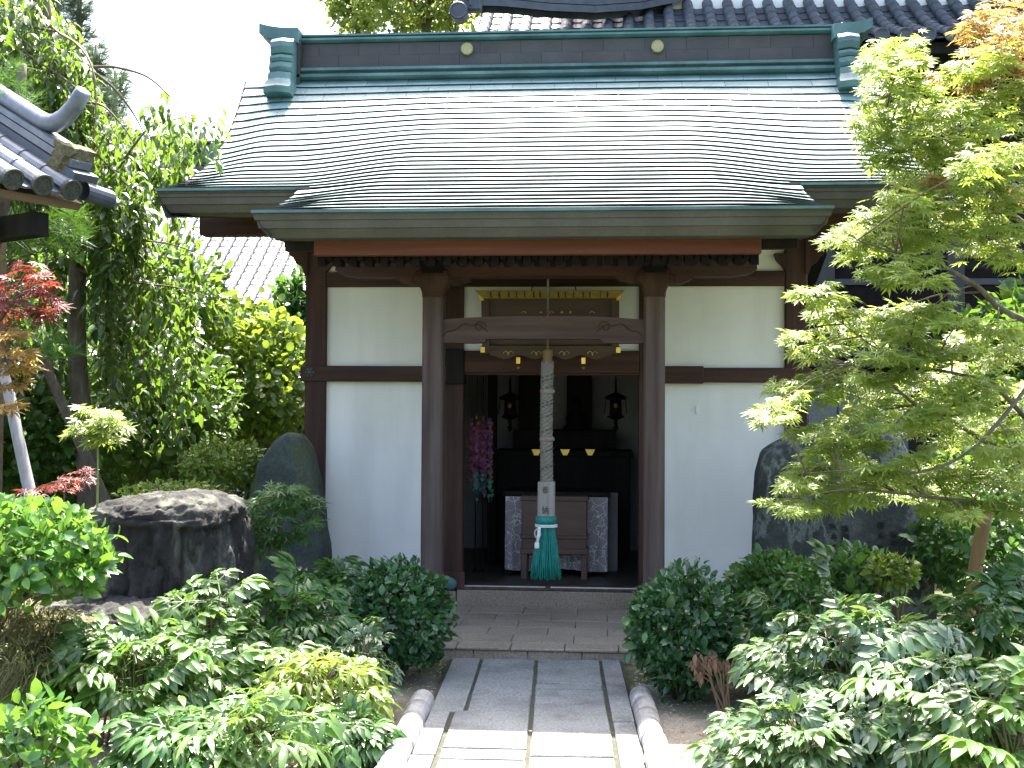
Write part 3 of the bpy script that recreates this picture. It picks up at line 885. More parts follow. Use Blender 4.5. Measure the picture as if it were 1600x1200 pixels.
# purlin and carved brackets under the main eaves
za, zb_ = zz_(380, 366, 9.6), zz_(380, 331, 9.6)
MB().box(at(311, 350, 9.6).x, XC + 2.85, 9.6, 9.78, za, zb_, .008).build('purlin', M['woodx'], hall)
for sgn, xp in ((-1, XL0), (1, XR1)):
    pl = []
    for dx, py in ((.02, 372), (-.19, 372), (-.185, 384), (-.15, 390), (-.14, 398), (-.10, 402), (-.085, 410), (-.03, 416), (-.005, 430), (.02, 430)):
        pl.append((xp - sgn * (-dx) if sgn < 0 else xp - dx, zz_(868, py, Y_WALL)))
    if sgn < 0: pl = [(xp + dx, zz_(868, py, Y_WALL)) for dx, py in ((.02, 372), (-.19, 372), (-.185, 384), (-.15, 390), (-.14, 398), (-.10, 402), (-.085, 410), (-.03, 416), (-.005, 430), (.02, 430))]
    MB().prism(pl, Y_WALL - .02, Y_WALL + .17).build('bracket', M['wood'], hall, fix=True)
    # inner curved bracket that frames the small plaster triangle
    q = -sgn
    xi = XL1 if sgn < 0 else XR0
    pl = [(xi - q * .02, zz_(868, 398, Y_WALL)), (xi + q * .09, zz_(868, 398, Y_WALL)), (xi + q * .07, zz_(868, 408, Y_WALL)), (xi + q * .04, zz_(868, 414, Y_WALL)), (xi + q * .0, zz_(868, 423, Y_WALL)), (xi - q * .02, zz_(868, 423, Y_WALL))]
    MB().prism(pl, Y_WALL - .01, Y_WALL + .05).build('bracket', M['wood'], hall, fix=True)
# soffit filling between wall head and roof
MB().box(XC - 2.0, XC + 2.0, Y_WALL + .02, Y_WALL + .12, ZTOP + .1, EAV[1] + .12).build('wall_crown', M['blackwood'], hall)

# porch pillars with flared capitals and base stones
for xa, xb in ((658, 690.5), (1006, 1039)):
    x0, x1 = at(xa, 700, Y_PIL).x, at(xb, 700, Y_PIL).x
    w = (x1 - x0) / 2
    xm = (x0 + x1) / 2
    zc0, zc1 = zz_(848, 464, Y_PIL), zz_(848, 438, Y_PIL)
    ch = .014
    m = MB()
    sec = [(-w + ch, -w), (w - ch, -w), (w, -w + ch), (w, w - ch), (w - ch, w), (-w + ch, w), (-w, w - ch), (-w, -w + ch)]
    m.grid([[Vector((xm + a, Y_PIL + w + b, z)) for a, b in sec] for z in (Z_PL + .07, zc0)], closed=True)
    pil = m.build('pillar', M['pillar'], hall)
    m = MB()
    rows = []
    for f, k in ((0, 1.04), (.25, 1.06), (.5, 1.18), (.75, 1.42), (.95, 1.72), (1, 1.76), (1.25, 1.76), (1.6, 1.5)):
        z = zc0 + (zc1 - zc0) * f
        rows.append([Vector((xm + a * k, Y_PIL + w + b * (1 + (k - 1) * .6), z)) for a, b in sec])
    m.grid(rows, closed=True)
    m.f.append(tuple(range(len(m.v) - 8, len(m.v))))
    m.build('capital', M['wood'], pil)
    m = MB().box(xm - .09, xm + .09, Y_PIL - .03, Y_PIL + .2, zc1 + .03, zz_(848, 400, Y_PIL) - .02, .012)
    m.build('bracket_block', M['rafter'], pil)
    m = MB()
    m.lathe((xm, Y_PIL + w, 0), [(.155, Z_PL), (.16, Z_PL + .03), (.145, Z_PL + .062), (.125, Z_PL + .074)], 24)
    m.build('base_stone', M['pave'], pil, smooth=False)
    # boat-shaped bracket arm each side of the capital
    for sg in (-1, 1):
        pl = [(xm + sg * .05, zc1 + .06), (xm + sg * .30, zc1 + .06), (xm + sg * .30, zc1 + .035), (xm + sg * .26, zc1 + .0), (xm + sg * .19, zc1 - .025), (xm + sg * .05, zc1 - .03)]
        MB().prism(pl, Y_PIL + .01, Y_PIL + .14).build('bracket_arm', M['wood'], pil, fix=True)

# rainbow beam between the pillars
zt, zb0 = zz_(848, 493.5, Y_PIL), zz_(848, 535.5, Y_PIL)
zstep = zz_(848, 529, Y_PIL)
X0, X1 = at(688, 515, Y_PIL + .03).x, at(1008, 515, Y_PIL + .03).x
top, n = [], 24
for i in range(n + 1):
    t = i / n
    top.append((X0 + (X1 - X0) * t, zt - .028 * (abs(2 * t - 1) ** 3)))
xs1, xs2 = at(759, 530, Y_PIL).x, at(937, 530, Y_PIL).x
low = [(X1, zb0), (xs2 + .12, zb0), (xs2 + .03, zb0 + .004), (xs2, zstep), (xs1, zstep), (xs1 - .01, zb0 + .004), (xs1 - .1, zb0), (X0, zb0)]
M['beamwood'] = surf('grey_brown_beam', [(.3, c3(.052, .030, .027)), (.5, c3(.082, .052, .047)), (.72, c3(.12, .08, .072))], 12, .7, (.06, 1, 1), spec=.2, bumps=.3, bdist=.004)
rb = MB().prism(top + low, Y_PIL + .03, Y_PIL + .14).build('rainbow_beam', M['beamwood'], hall, fix=True)
for sg, xe in ((1, X0), (-1, X1)):
    pts = []
    for i in range(15):
        t = i / 14
        pts.append((xe + sg * (.02 + .34 * t), Y_PIL + .027, zb0 + .05 + .09 * math.sin(t * 2.6) + .012 * math.sin(t * 17)))
    MB().tube(pts, .0045, 5).build('carved_line', M['wood'], rb)
    pts = [(xe + sg * (.30 + .05 * math.cos(a) * (1 - a / 9)), Y_PIL + .027, zb0 + .12 + .05 * math.sin(a) * (1 - a / 9)) for a in [k * .5 for k in range(15)]]
    MB().tube(pts, .004, 5).build('carved_line', M['wood'], rb)

# porch plate (beam over the brackets), rafters and red fascia board
xa, xb = at(524, 420, Y_PIL).x, at(1183, 420, Y_PIL).x
z0, z1 = zz_(848, 432, Y_PIL), zz_(848, 392, Y_PIL)
MB().prism([(xa, z1), (xa, z0 + .05), (xa + .05, z0 + .02), (xa + .12, z0 + .008), (xa + .2, z0), (xb - .2, z0), (xb - .12, z0 + .008), (xb - .05, z0 + .02), (xb, z0 + .05), (xb, z1)], Y_PIL + .0, Y_PIL + .16).build('porch_plate', M['woodx'], hall, fix=True)
# tie beams back to the wall
for px in (674, 1022):
    x = at(px, 430, Y_PIL).x
    MB().box(x - .06, x + .06, Y_PIL + .17, Y_WALL - .002, z0 + .02, z1 - .02, .006).build('tie_beam', M['wood'], hall)
yb = 7.66
xa, xb = at(490, 384, yb).x, at(1190, 384, yb).x
MB().box(xa, xb, yb, yb + .07, zz_(840, 397.5, yb), zz_(840, 366, yb), .004).build('eave_board', M['redwood'], hall)
MB().box(xa - .22, xb + .25, yb + .072, yb + .13, zz_(840, 388, yb), zz_(840, 360, yb), .004).build('eave_batten', M['blackwood'], hall)
nr = 28
for i in range(nr):
    x = xa + .03 + (xb - xa - .06) * i / (nr - 1)
    zf = zz_(840, 398, yb + .06) - .004 + .02
    h = .085
    y0, y1 = yb + .10, Y_WALL + .05
    zs = .30 * (y1 - y0)
    w = .026
    v_ = [(x - w, y0, zf - h), (x + w, y0, zf - h), (x + w, y0, zf), (x - w, y0, zf), (x - w, y1, zf - h + zs), (x + w, y1, zf - h + zs), (x + w, y1, zf + zs), (x - w, y1, zf + zs)]
    MB().add(v_, [(0, 1, 2, 3), (4, 7, 6, 5), (0, 4, 5, 1), (3, 2, 6, 7), (0, 3, 7, 4), (1, 5, 6, 2)]).build('rafter', M['rafter'], hall)
# second, upper row of rafters set further out
for i in range(nr - 1):
    x = xa + .03 + (xb - xa - .06) * (i + .5) / (nr - 1)
    zf = zz_(840, 396, yb + .06) + .012
    y0, y1 = yb + .085, yb + .5
    MB().box(x - .02, x + .02, y0, y1, zf - .045, zf + .03).build('rafter', M['rafter'], hall)

# ------------------------------------------------------------------ things hung in and standing in the porch and hall
def glyph(ch, size, centre, mat, parent, name='character', sx=1.0, depth=.002, facing=None):
    cu = bpy.data.curves.new('glyph', 'FONT')
    cu.body = ch
    cu.resolution_u = 2
    cu.extrude = depth
    o = bpy.data.objects.new('glyph', cu)
    COL.link(o)
    dg = bpy.context.evaluated_depsgraph_get()
    me = bpy.data.meshes.new_from_object(o.evaluated_get(dg))
    bpy.data.objects.remove(o)
    co = np.empty(len(me.vertices) * 3); me.vertices.foreach_get('co', co)
    co = co.reshape(-1, 3)
    mid = (co.max(0) + co.min(0)) / 2
    h = max(co[:, 1].max() - co[:, 1].min(), .3)
    k = size / max(h, co[:, 0].max() - co[:, 0].min())
    c = Vector(centre)
    out = np.stack([c.x + (co[:, 0] - mid[0]) * k * sx, c.y - (co[:, 2] - mid[2]), c.z + (co[:, 1] - mid[1]) * k], 1)
    me.vertices.foreach_set('co', out.ravel())
    me.materials.clear(); me.materials.append(mat)
    me.update()
    return link(name, me, parent, loc=(0, 0, 0))

# framed plaque above the door, leaning forward
pq = empty('hanging_plaque', at(860, 500, 9.45), 'dark wooden plaque with gilt scalloped frame hung above the doorway', 'plaque')
pc = at(860, 504, 9.42)
tilt = R(14)
pxv, pzv, pyv = Vector((1, 0, 0)), Vector((0, -math.sin(tilt), math.cos(tilt))), Vector((0, -math.cos(tilt), -math.sin(tilt)))
PW, PH = .50, .225
M['plaque'] = surf('plaque_board', [(.3, c3(.05, .028, .021)), (.7, c3(.09, .052, .038))], 9, .6, (.1, 1, 1), bumps=.15)
MB().obox(pc, pxv * PW, pyv * .015, pzv * PH).build('board', M['plaque'], pq)
for sg in (-1, 1):
    MB().obox(pc + pxv * sg * (PW + .03) + pyv * .03, pxv * .03, pyv * .03, pzv * (PH + .02)).build('frame', M['plaque'], pq)
    MB().obox(pc + pzv * sg * (PH - .02) + pyv * .03, pxv * PW, pyv * .025, pzv * .022).build('frame', M['plaque'], pq)
    # corner gilt fittings
    for s2 in (-1, 1):
        MB().obox(pc + pxv * sg * (PW + .055) + pyv * .04 + pzv * s2 * (PH - .01), pxv * .018, pyv * .03, pzv * .022).build('corner_fitting', M['gold'], pq)
# flaring gilt top trim with a row of fine gilt bars
tr = MB()
c0 = pc + pzv * (PH + .02) + pyv * .07
v_ = [c0 - pxv * (PW + .04) - pzv * .035, c0 + pxv * (PW + .04) - pzv * .035, c0 + pxv * (PW + .10) + pzv * .035 + pyv * .06, c0 - pxv * (PW + .10) + pzv * .035 + pyv * .06]
v2 = [p - pyv * .03 for p in v_]
tr.add(v_ + v2, [(0, 1, 2, 3), (7, 6, 5, 4), (0, 4, 5, 1), (1, 5, 6, 2), (2, 6, 7, 3), (3, 7, 4, 0)])
tp = tr.build('top_trim', M['gold'], pq)
for i in range(15):
    x = -PW + 2 * PW * (i + .5) / 15 + random.uniform(-.01, .01)
    MB().obox(c0 + pxv * x + pyv * .034, pxv * random.uniform(.003, .007), pyv * .004, pzv * .026 + pyv * .024).build('trim_bar', M['plaque'], tp)
# scroll-cut lower trim with gilt double curls
lt = MB()
poly = [(-PW, .03)] + [(-PW + 2 * PW * i / 24, -.035 + .018 * math.cos(i * math.pi / 3)) for i in range(25)] + [(PW, .03)]
cb = pc - pzv * (PH + .02) + pyv * .05
vv = [cb + pxv * a + pzv * b for a, b in poly] + [cb + pxv * a + pzv * b - pyv * .02 for a, b in poly]
n = len(poly)
lt.add(vv, [tuple(range(n)), tuple(range(n, 2 * n))[::-1]] + [(i, i + n, (i + 1) % n + n, (i + 1) % n) for i in range(n)])
lp = lt.build('lower_trim', M['plaque'], pq, fix=True)
for x in (-.345, -.115, .115, .345):
    m = MB()
    for sg in (-1, 1):
        m.tube([cb + pyv * .006 + pxv * (x + sg * .021 * (1 - math.cos(a))) + pzv * (-.018 + .034 * math.sin(a)) for a in [0, .4, .8, 1.2, 1.6, 2.0, 2.4, 2.7]], .004, 5)
    m.build('gilt_curl', M['gold'], lp)
for x in (-.262, .272):
    p = cb + pxv * x + pyv * .03 - pzv * .055
    MB().obox(p, pxv * .016, pyv * .014, pzv * .026).build('hook_fitting', M['gold'], pq)
    MB().lathe(p - pzv * .06, [(.001, -.014), (.018, .0), (.001, .012)], 8).build('hook_tip', M['gold'], pq)
    MB().obox(p - pyv * .05 - pzv * .03, pxv * .012, pyv * .045, pzv * .012).build('hook', M['rafter'], pq)
for px in (826, 903):
    p = at(px, 470, 9.43)
    MB().tube([p, at(px + (6 if px < 850 else -4), 448, 9.55)], .005, 6).build('hanging_cord', M['rafter'], pq)
# tips of the gilt characters that show above the beam
for px, w in ((818, .02), (845, .006), (862, .016), (878, .008), (891, .006), (925, .02)):
    p = at(px, 489, 9.33)
    pp = [p + Vector((w * (t - .5) * 2, 0, .012 * (1 - (2 * t - 1) ** 2))) for t in (0, .25, .5, .75, 1)]
    MB().tube(pp, .004, 5).build('gilt_stroke', M['gold'], pq)
# bell rope with box and tassel
YRp = 8.94
rope = empty('bell_rope', at(855, 905, YRp), 'thick hanging bell rope with a wooden box and teal tassel', 'bell rope')
rx = at(855, 660, YRp).x
def rz(y): return at(855, y, YRp).z
pts = []
m = MB()
for k in range(3):
    m.tube([(rx + .0045 * math.cos(t * 1.1 + k * 2.09), YRp + .0045 * math.sin(t * 1.1 + k * 2.09), rz(425) + (rz(545) - rz(425)) * t / 60) for t in range(61)], .006, 6)
m.build('thin_cord', M['rope'], rope)
MB().lathe((rx, YRp, 0), [(.034, rz(546)), (.040, rz(548)), (.040, rz(556)), (.036, rz(560)), (.045, rz(566)), (.045, rz(568))], 18).build('wrapping', M['stake'], rope)
nst, turns = 5, 5.5
thick = MB()
for k in range(nst):
    pp = []
    for i in range(81):
        t = i / 80
        a = k * 2 * math.pi / nst - t * turns * 2 * math.pi
        rr = .031 + .003 * noise.noise(Vector((t * 9, k, 0)))
        pp.append((rx - .006 * math.sin(t * 3) + rr * math.cos(a), YRp + rr * math.sin(a), rz(566) + (rz(754) - rz(566)) * t))
    thick.tube(pp, .0205, 8)
rp = thick.build('rope', M['rope'], rope, smooth=True)
M['band'] = surf('dark_rope_band', [(.3, c3(.03, .03, .028)), (.7, c3(.09, .085, .075))], 80, .95, bumps=.2)
for y in (588, 594, 606, 628, 633, 650, 672, 704, 730):
    z = rz(y)
    pp = [(rx + .0535 * math.cos(a), YRp + .0535 * math.sin(a), z + .02 * math.cos(a) + .0) for a in [k * math.pi / 9 + math.pi for k in range(10)]]
    for i in range(0, 9, 2):
        MB().tube(pp[i:i + 2], .0045, 5).build('dark_stitch', M['band'], rp)
M['pinkband'] = surf('faded_pink_band', [(.45, c3(.24, .22, .185)), (.66, c3(.26, .12, .11))], 30, .9, bumps=.3)
for y in (611, 686):
    MB().lathe((rx, YRp, 0), [(.048, rz(y) - .018), (.057, rz(y) - .012), (.059, rz(y)), (.056, rz(y) + .012), (.046, rz(y) + .018)], 18).build('rope_binding', M['pinkband'], rp, smooth=True)
bx0, bx1 = at(840, 780, YRp - .06).x, at(866.5, 780, YRp - .06).x
bw = (bx1 - bx0) / 2; bm = (bx0 + bx1) / 2
bxo = MB().box(bm - bw, bm + bw, YRp - bw, YRp + bw, rz(807), rz(752), .008).build('rope_box', M['box'], rope)
glyph('奉', .062, (bm - .006, YRp - bw - .001, rz(765)), M['ink'], bxo, sx=.8)
glyph('納', .062, (bm - .006, YRp - bw - .001, rz(796)), M['ink'], bxo, sx=.8)
tas = MB()
zt0, zt1 = rz(806), rz(903)
for i in range(150):
    a = random.random() * 2 * math.pi
    r0 = .075 * math.sqrt(random.uniform(.35, 1)); r1 = r0 * 1.55 * random.uniform(.95, 1.06)
    zz1 = zt1 + random.uniform(-.01, .03)
    ca, sa = math.cos(a), math.sin(a)
    pp = []
    for t in (0, .08, .2, .28, .5, .75, 1):
        r = r0 * (1.04 if t < .15 else (.93 if t < .3 else 1)) + (r1 - r0) * max(0, t - .28) / .72
        pp.append((bm + r * ca + .004 * math.sin(9 * t + i) * t, YRp + r * sa * .8, zt0 + (zz1 - zt0) * t))
    tas.tube(pp, .0062, 4)
tas.build('tassel', M['teal'], rope, smooth=True, kind='stuff')
MB().lathe((bm, YRp, 0), [(.02, rz(806) + .004), (.078, rz(806)), (.08, rz(812)), (.074, rz(818))], 20).build('tassel_head', M['teal'], rope, smooth=True)
kn = MB()
zt_ = rz(820)
for dz in (0, -.012):
    kn.tube([(bm + .083 * math.cos(a), YRp + .068 * math.sin(a), zt_ + dz) for a in [k * math.pi / 10 for k in range(21)]], .006, 6)
kp = kn.build('white_cord', M['white'], rope, smooth=True)
q = Vector((bm - .055, YRp - .075, zt_ - .01))
lo = MB()
for sg in (-1, 1):
    lo.tube([q + Vector((sg * .022 * math.sin(a) - .008, -.006, -.05 + .035 * math.cos(a))) for a in [k * math.pi / 6 for k in range(13)]], .0065, 6)
lo.tube([q, q + Vector((-.004, -.01, -.06)), q + Vector((-.012, -.012, -.12))], .008, 6)
lo.tube([q + Vector((.01, 0, 0)), q + Vector((.004, -.01, -.06)), q + Vector((-.006, -.012, -.12))], .008, 6)
lo.build('knot', M['white'], kp, smooth=True)
MB().box(q.x - .03, q.x + .006, q.y - .03, q.y + .0, q.z - .165, q.z - .115, .008).build('cord_end', M['white'], kp)

# table under a silver brocade cloth, and the wooden offering box before it
def brocade():
    m, nt, p = new_mat('silver_brocade')
    tc = N(nt, 'ShaderNodeTexCoord')
    vo = N(nt, 'ShaderNodeTexVoronoi', feature='DISTANCE_TO_EDGE'); vo.inputs['Scale'].default_value = 11
    no = N(nt, 'ShaderNodeTexNoise'); no.inputs['Scale'].default_value = 14; no.inputs['Detail'].default_value = 4
    mxv = N(nt, 'ShaderNodeMixRGB'); mxv.inputs[0].default_value = .12
    nt.links.new(tc.outputs['Object'], no.inputs['Vector']); nt.links.new(tc.outputs['Object'], mxv.inputs[1]); nt.links.new(no.outputs['Color'], mxv.inputs[2])
    nt.links.new(mxv.outputs[0], vo.inputs['Vector'])
    cr = N(nt, 'ShaderNodeValToRGB'); e = cr.color_ramp.elements
    e[0].position = 0; e[0].color = (.75, .74, .76, 1); e[1].position = .09; e[1].color = (.26, .24, .26, 1)
    e2 = cr.color_ramp.elements.new(.045); e2.color = (.22, .2, .215, 1)
    nt.links.new(vo.outputs[0], cr.inputs[0]); nt.links.new(cr.outputs[0], p.inputs['Base Color'])
    p.inputs['Roughness'].default_value = .5; p.inputs['Metallic'].default_value = .2
    bump(nt, p, vo.outputs[0], .3, .004)
    return m
M['brocade'] = brocade()
YT = 10.55
tx0, tx1 = at(787, 830, YT).x, at(952, 830, YT).x
def tz(y): return at(868, y, YT).z
tab = empty('altar_table', (0.5 * (tx0 + tx1), YT + .3, ZF), 'dark altar table draped with silver brocade cloth inside the doorway', 'table')
MB().box(tx0 - .01, tx1 + .01, YT - .03, YT + .55, tz(775), tz(768), .005).build('table_top', M['blackwood'], tab)
for x in (tx0 + .03, tx1 - .07):
    for y in (YT + .03, YT + .46):
        MB().box(x, x + .05, y, y + .05, ZF, tz(776)).build('leg', M['blackwood'], tab)
cl = MB()
rows = []
for j in range(7):
    t = j / 6
    row = []
    for i in range(41):
        u = i / 40
        fold = .012 * math.sin(u * 34) * t + .008 * math.sin(u * 13 + 2) * t
        row.append((tx0 + .015 + (tx1 - tx0 - .03) * u, YT - .012 - fold - .02 * t, tz(776) + (ZF + .05 - tz(776)) * t - .012 * math.sin(u * 9) * (t == 1)))
    rows.append(row)
cl.grid(rows)
cl.build('cloth', M['brocade'], tab, smooth=True)
M['offer'] = surf('brown_offering_box_wood', [(.3, c3(.06, .03, .02)), (.7, c3(.115, .06, .042))], 8, .5, (.08, 1, 1), bumps=.2)
YO = YT - .30
ox0, ox1 = at(815, 830, YO).x, at(917, 830, YO).x
def oz(y): return at(868, y, YO).z
ob = empty('offering_box', (.5 * (ox0 + ox1), YO, ZF), 'brown wooden offering box on legs in front of the brocade cloth', 'offering box')
MB().box(ox0, ox1, YO, YO + .24, oz(865), oz(778), .006).build('body', M['offer'], ob)
for y0, y1 in ((775, 783), (836, 842), (857, 866)):
    MB().box(ox0 - .012, ox1 + .012, YO - .014, YO + .25, oz(y1), oz(y0), .005).build('rail', M['offer'], ob)
for xa in (ox0 - .005, ox1 - .05):
    for ya in (YO - .006, YO + .19):
        MB().box(xa, xa + .055, ya, ya + .055, ZF, oz(866), .005).build('leg', M['offer'], ob)
# pale folded screen beside the table
sb = at(960, 832, 10.9)
MB().box(sb.x - .06, sb.x + .03, 10.88, 10.92, ZF, at(960, 770, 10.9).z, .004).build('paper_screen', surf('grey_paper', [(.3, G(.2)), (.7, G(.27))], 5, .9, bumps=0), label='narrow grey paper panel standing beside the brocade table', cat='panel')
# altar behind with gilt fittings
YA = 11.7
al = empty('altar', (at(868, 700, YA).x, YA, ZF), 'dark lacquered stepped altar with gilt corner fittings at the back', 'altar')
ax0, ax1 = at(775, 700, YA).x, at(985, 700, YA).x
for (a, b, y0, y1, dy) in ((ax0, ax1, 712, 900, 0), (ax0 - .03, ax1 + .03, 704, 713, -.03), (ax0 + .15, ax1 - .15, 672, 703, .28)):
    MB().box(a, b, YA + dy, YA + .7, max(ZF, at(868, y1, YA).z), at(868, y0, YA).z, .008).build('tier', M['blackwood'], al)
for px in (838, 883, 922):
    p = at(px, 706, YA - .04)
    MB().prism([(p.x - .05, p.z + .025), (p.x + .05, p.z + .025), (p.x + .02, p.z - .035), (p.x - .02, p.z - .035)], p.y, p.y + .012).build('gilt_fitting', M['gold'], al)
for px in (830, 905):
    p = at(px, 640, YA + .35)
    MB().box(p.x - .13, p.x + .13, YA + .33, YA + .62, at(868, 672, YA).z, at(868, 585, YA).z, .01).build('shrine_cabinet', M['blackwood'], al)
p = at(900, 662, YA + .2)
MB().lathe((p.x, YA + .22, at(868, 672, YA).z), [(.13, 0), (.14, .03), (.10, .06), (.11, .13), (.075, .17), (.045, .20), (.06, .25), (.05, .30), (.01, .34)], 18).build('seated_figure', M['rafter'], al, smooth=True)
# hanging gilt lanterns in the gloom
for px, py, lab in ((797, 640, 'dark hanging lantern with tassels before the grey inner wall'), (962, 640, 'dark hanging lantern with a gilt glint above the altar')):
    y = 11.2
    p = at(px, py, y)
    ln = empty('hanging_lantern', p, lab, 'lantern', 'lanterns hanging inside the hall')
    MB().lathe((p.x, y, p.z), [(.01, .30), (.012, .17), (.11, .12), (.10, .10), (.055, .09), (.06, -.05), (.09, -.07), (.02, -.10), (.015, -.16), (.03, -.17), (.005, -.22)], 12).build('body', M['rafter'], ln)
    MB().lathe((p.x, y - .064, p.z + .04), [(.012, .02), (.022, .0), (.012, -.025)], 8).build('gilt_mount', M['gold'], ln)
    for k in range(4):
        a = k * math.pi / 2 + .4
        MB().tube([(p.x + .1 * math.cos(a), y + .1 * math.sin(a), p.z + .10), (p.x + .12 * math.cos(a), y + .12 * math.sin(a), p.z - .04)], .004, 5).build('tassel_chain', M['rafter'], ln)
    MB().tube([(p.x, y, p.z + .28), (p.x, y, ZH1 + .15)], .004, 5).build('chain', M['rafter'], ln)
# inner pillar, candle stands
xi = at(769, 640, 11.35).x
MB().box(xi - .045, xi + .045, 11.35, 11.44, ZF, ZH1 + .14, .008).build('inner_post', M['blackwood'], hall)
for px in (744, 755):
    p = at(px, 655, 10.7)
    cs = empty('candle_stand', (p.x, 10.7, ZF), 'slim dark candle stand, ' + ('inner one of the pair next to the dark post' if px > 750 else 'outer one of the pair behind the paper cranes'), 'candle stand', 'candle stands in the hall')
    MB().lathe((p.x, 10.7, ZF), [(.028, 0), (.028, .01), (.006, .03), (.006, p.z - ZF - .08), (.018, p.z - ZF - .06), (.018, p.z - ZF - .02)], 10).build('stem', M['rafter'], cs)
    MB().lathe((p.x, 10.7, p.z), [(.01, -.02), (.012, .03), (.006, .04)], 8).build('cup', M['gold'], cs)

# strings of folded paper cranes
cr_ = empty('paper_cranes', at(745, 730, 10.25), 'bundle of strings of pink, purple and green paper cranes', 'paper cranes')
cols = {'pink': c3(.20, .035, .065), 'purple': c3(.085, .04, .11), 'green': c3(.03, .13, .085), 'orange': c3(.20, .08, .035), 'blue': c3(.03, .06, .13)}
cm = {k: surf('paper_' + k, [(.3, v), (.7, tuple(min(1, a * 1.3) for a in v))], 30, .85, bumps=0) for k, v in cols.items()}
for i in range(22):
    px = 731 + 36 * random.random()
    x = at(px, 700, 10.25).x; y = 10.2 + .12 * random.random()
    z0 = at(px, random.uniform(655, 670), 10.25).z; z1 = at(px, random.uniform(760, 790), 10.25).z
    key = random.choice(('pink', 'pink', 'pink', 'purple', 'orange', 'blue'))
    for part, (a, b) in (('top', (0, .72)), ('low', (.72, 1))):
        m = MB()
        k_ = key if part == 'top' else random.choice(('green', 'green', key))
        nn = int((b - a) * 20)
        for j in range(nn):
            z = z0 + (z1 - z0) * (a + (b - a) * j / nn)
            q = Vector((x + random.uniform(-.006, .006), y, z))
            w = random.uniform(.018, .028); an = random.random() * 3.14
            d = Vector((math.cos(an), math.sin(an) * .6, 0)) * w
            m.add([q + d + Vector((0, 0, .012)), q - d + Vector((0, 0, .016)), q + Vector((0, -.012, -.02)), q + Vector((0, .012, .02))], [(0, 1, 2), (0, 3, 1), (0, 2, 3), (1, 3, 2)])
        m.build('crane_string', cm[k_], cr_, kind='stuff')
    MB().tube([(x, y, z0), (x, y, ZLI0 + .1)], .0015, 4).build('thread', M['rafter'], cr_)

# ------------------------------------------------------------------ tiled roofs behind and beside
def tile_roof(parent, name_row, origin, ex, up, n, pitch, length, r, mat, matflat, seg=.28, sag=0.0, ends=None, per_tile=False):
    """rows of round tiles going up the slope from an eave line; ex = eave direction, up = slope vector (unit)"""
    origin, ex, up = Vector(origin), Vector(ex).normalized(), Vector(up).normalized()
    nrm = ex.cross(up).normalized()
    if nrm.z < 0: nrm = -nrm
    ns = int(length / seg)
    meshes = {}
    def centre(i, s):
        return origin + ex * (pitch * i) + up * s + nrm * (-sag * math.sin(math.pi * min(1, s / length)))
    # one round row mesh at index 0
    m = MB(); singles = []
    for j in range(ns):
        if per_tile: m = MB(); singles.append([m, None])
        s0, s1 = j * seg, (j + 1) * seg + .02
        rows = []
        for s, rr in ((s0, r * 1.04), (s0 + .02, r * 1.06), (s0 + .03, r), (s1, r * .95)):
            c = centre(0, s)
            rows.append([c + ex * (rr * math.cos(a)) + nrm * (rr * math.sin(a)) for a in [math.pi * k / 8 for k in range(9)]])
        m.grid([q[::-1] for q in rows])
        if j == 0:
            c = centre(0, 0)
            m.add([c] + [c + ex * (r * 1.04 * math.cos(a)) + nrm * (r * 1.04 * math.sin(a)) for a in [2 * math.pi * k / 16 for k in range(16)]], [(0, k + 1, (k + 1) % 16 + 1) for k in range(16)])
    me = m.mesh(name_row, mat, smooth=False)
    # pan tiles between two round rows
    p = MB()
    for j in range(ns):
        if per_tile: p = MB(); singles[j][1] = p
        s0, s1 = j * seg, (j + 1) * seg + .012
        rows = []
        for s, off in ((s0, .004), (s0, .022), (s1, .004)):
            rows.append([centre(0, s) + ex * (pitch * t) + nrm * (off - .05 + .03 * (2 * t - 1) ** 2 - .012) for t in (0, .25, .5, .75, 1)])
        p.grid([q[::-1] for q in rows])
    mp_ = p.mesh('pan_tile_row', matflat)
    singles = [(a.mesh('round_tile', mat), b.mesh('pan_tile', matflat)) for a, b in singles]
    for i in range(n):
        for ma, mb_ in singles:
            link('round_tile', ma, parent, loc=ex * (pitch * i))
            if i < n - 1: link('pan_tile', mb_, parent, loc=ex * (pitch * i))
        if not singles:
            link(name_row, me, parent, loc=ex * (pitch * i))
            if i < n - 1: link('pan_tile_row', mp_, parent, loc=ex * (pitch * i))
        if ends:
            c = centre(i, -.012)
            ends(c, ex, up, nrm, i)

# white-glaring tiled hall behind the garden
bh = empty('tiled_hall', (-6.5, 24, 0), 'large hall with a pale glaring tiled roof behind the garden trees', 'building')
YE = 22.0
e0 = at(165, 474, YE); ez = at(400, 472, YE).z
up = Vector((0, math.cos(R(40)), math.sin(R(40))))
tile_roof(bh, 'round_tile_row', (-9.55, YE, ez), (1, 0, 0), up, 32, .27, 5.9, .068, M['tileglare'], M['tileglare'], seg=.27, sag=.18)
rzz = ez + 5.9 * math.sin(R(40)); ryy = YE + 5.9 * math.cos(R(40))
MB().box(-9.45, -1.2, ryy - .2, ryy + .25, rzz - .1, rzz + .38, .04).build('ridge', M['tile'], bh)
MB().box(-9.5, -1.2, ryy - .26, ryy + .31, rzz + .38, rzz + .46, .03).build('ridge_cap', M['tile'], bh)
MB().prismx([(ryy - .35, rzz - .1), (ryy - .42, rzz + .35), (ryy - .2, rzz + .62), (ryy + .02, rzz + .72), (ryy + .25, rzz + .62), (ryy + .45, rzz + .35), (ryy + .38, rzz - .1)], -9.7, -9.45).build('ridge_end_tile', M['tiledark'], bh)
MB().box(-9.3, -1.3, YE + .5, YE + 9, -.1, ez - .02).build('wall', M['plaster'], bh)
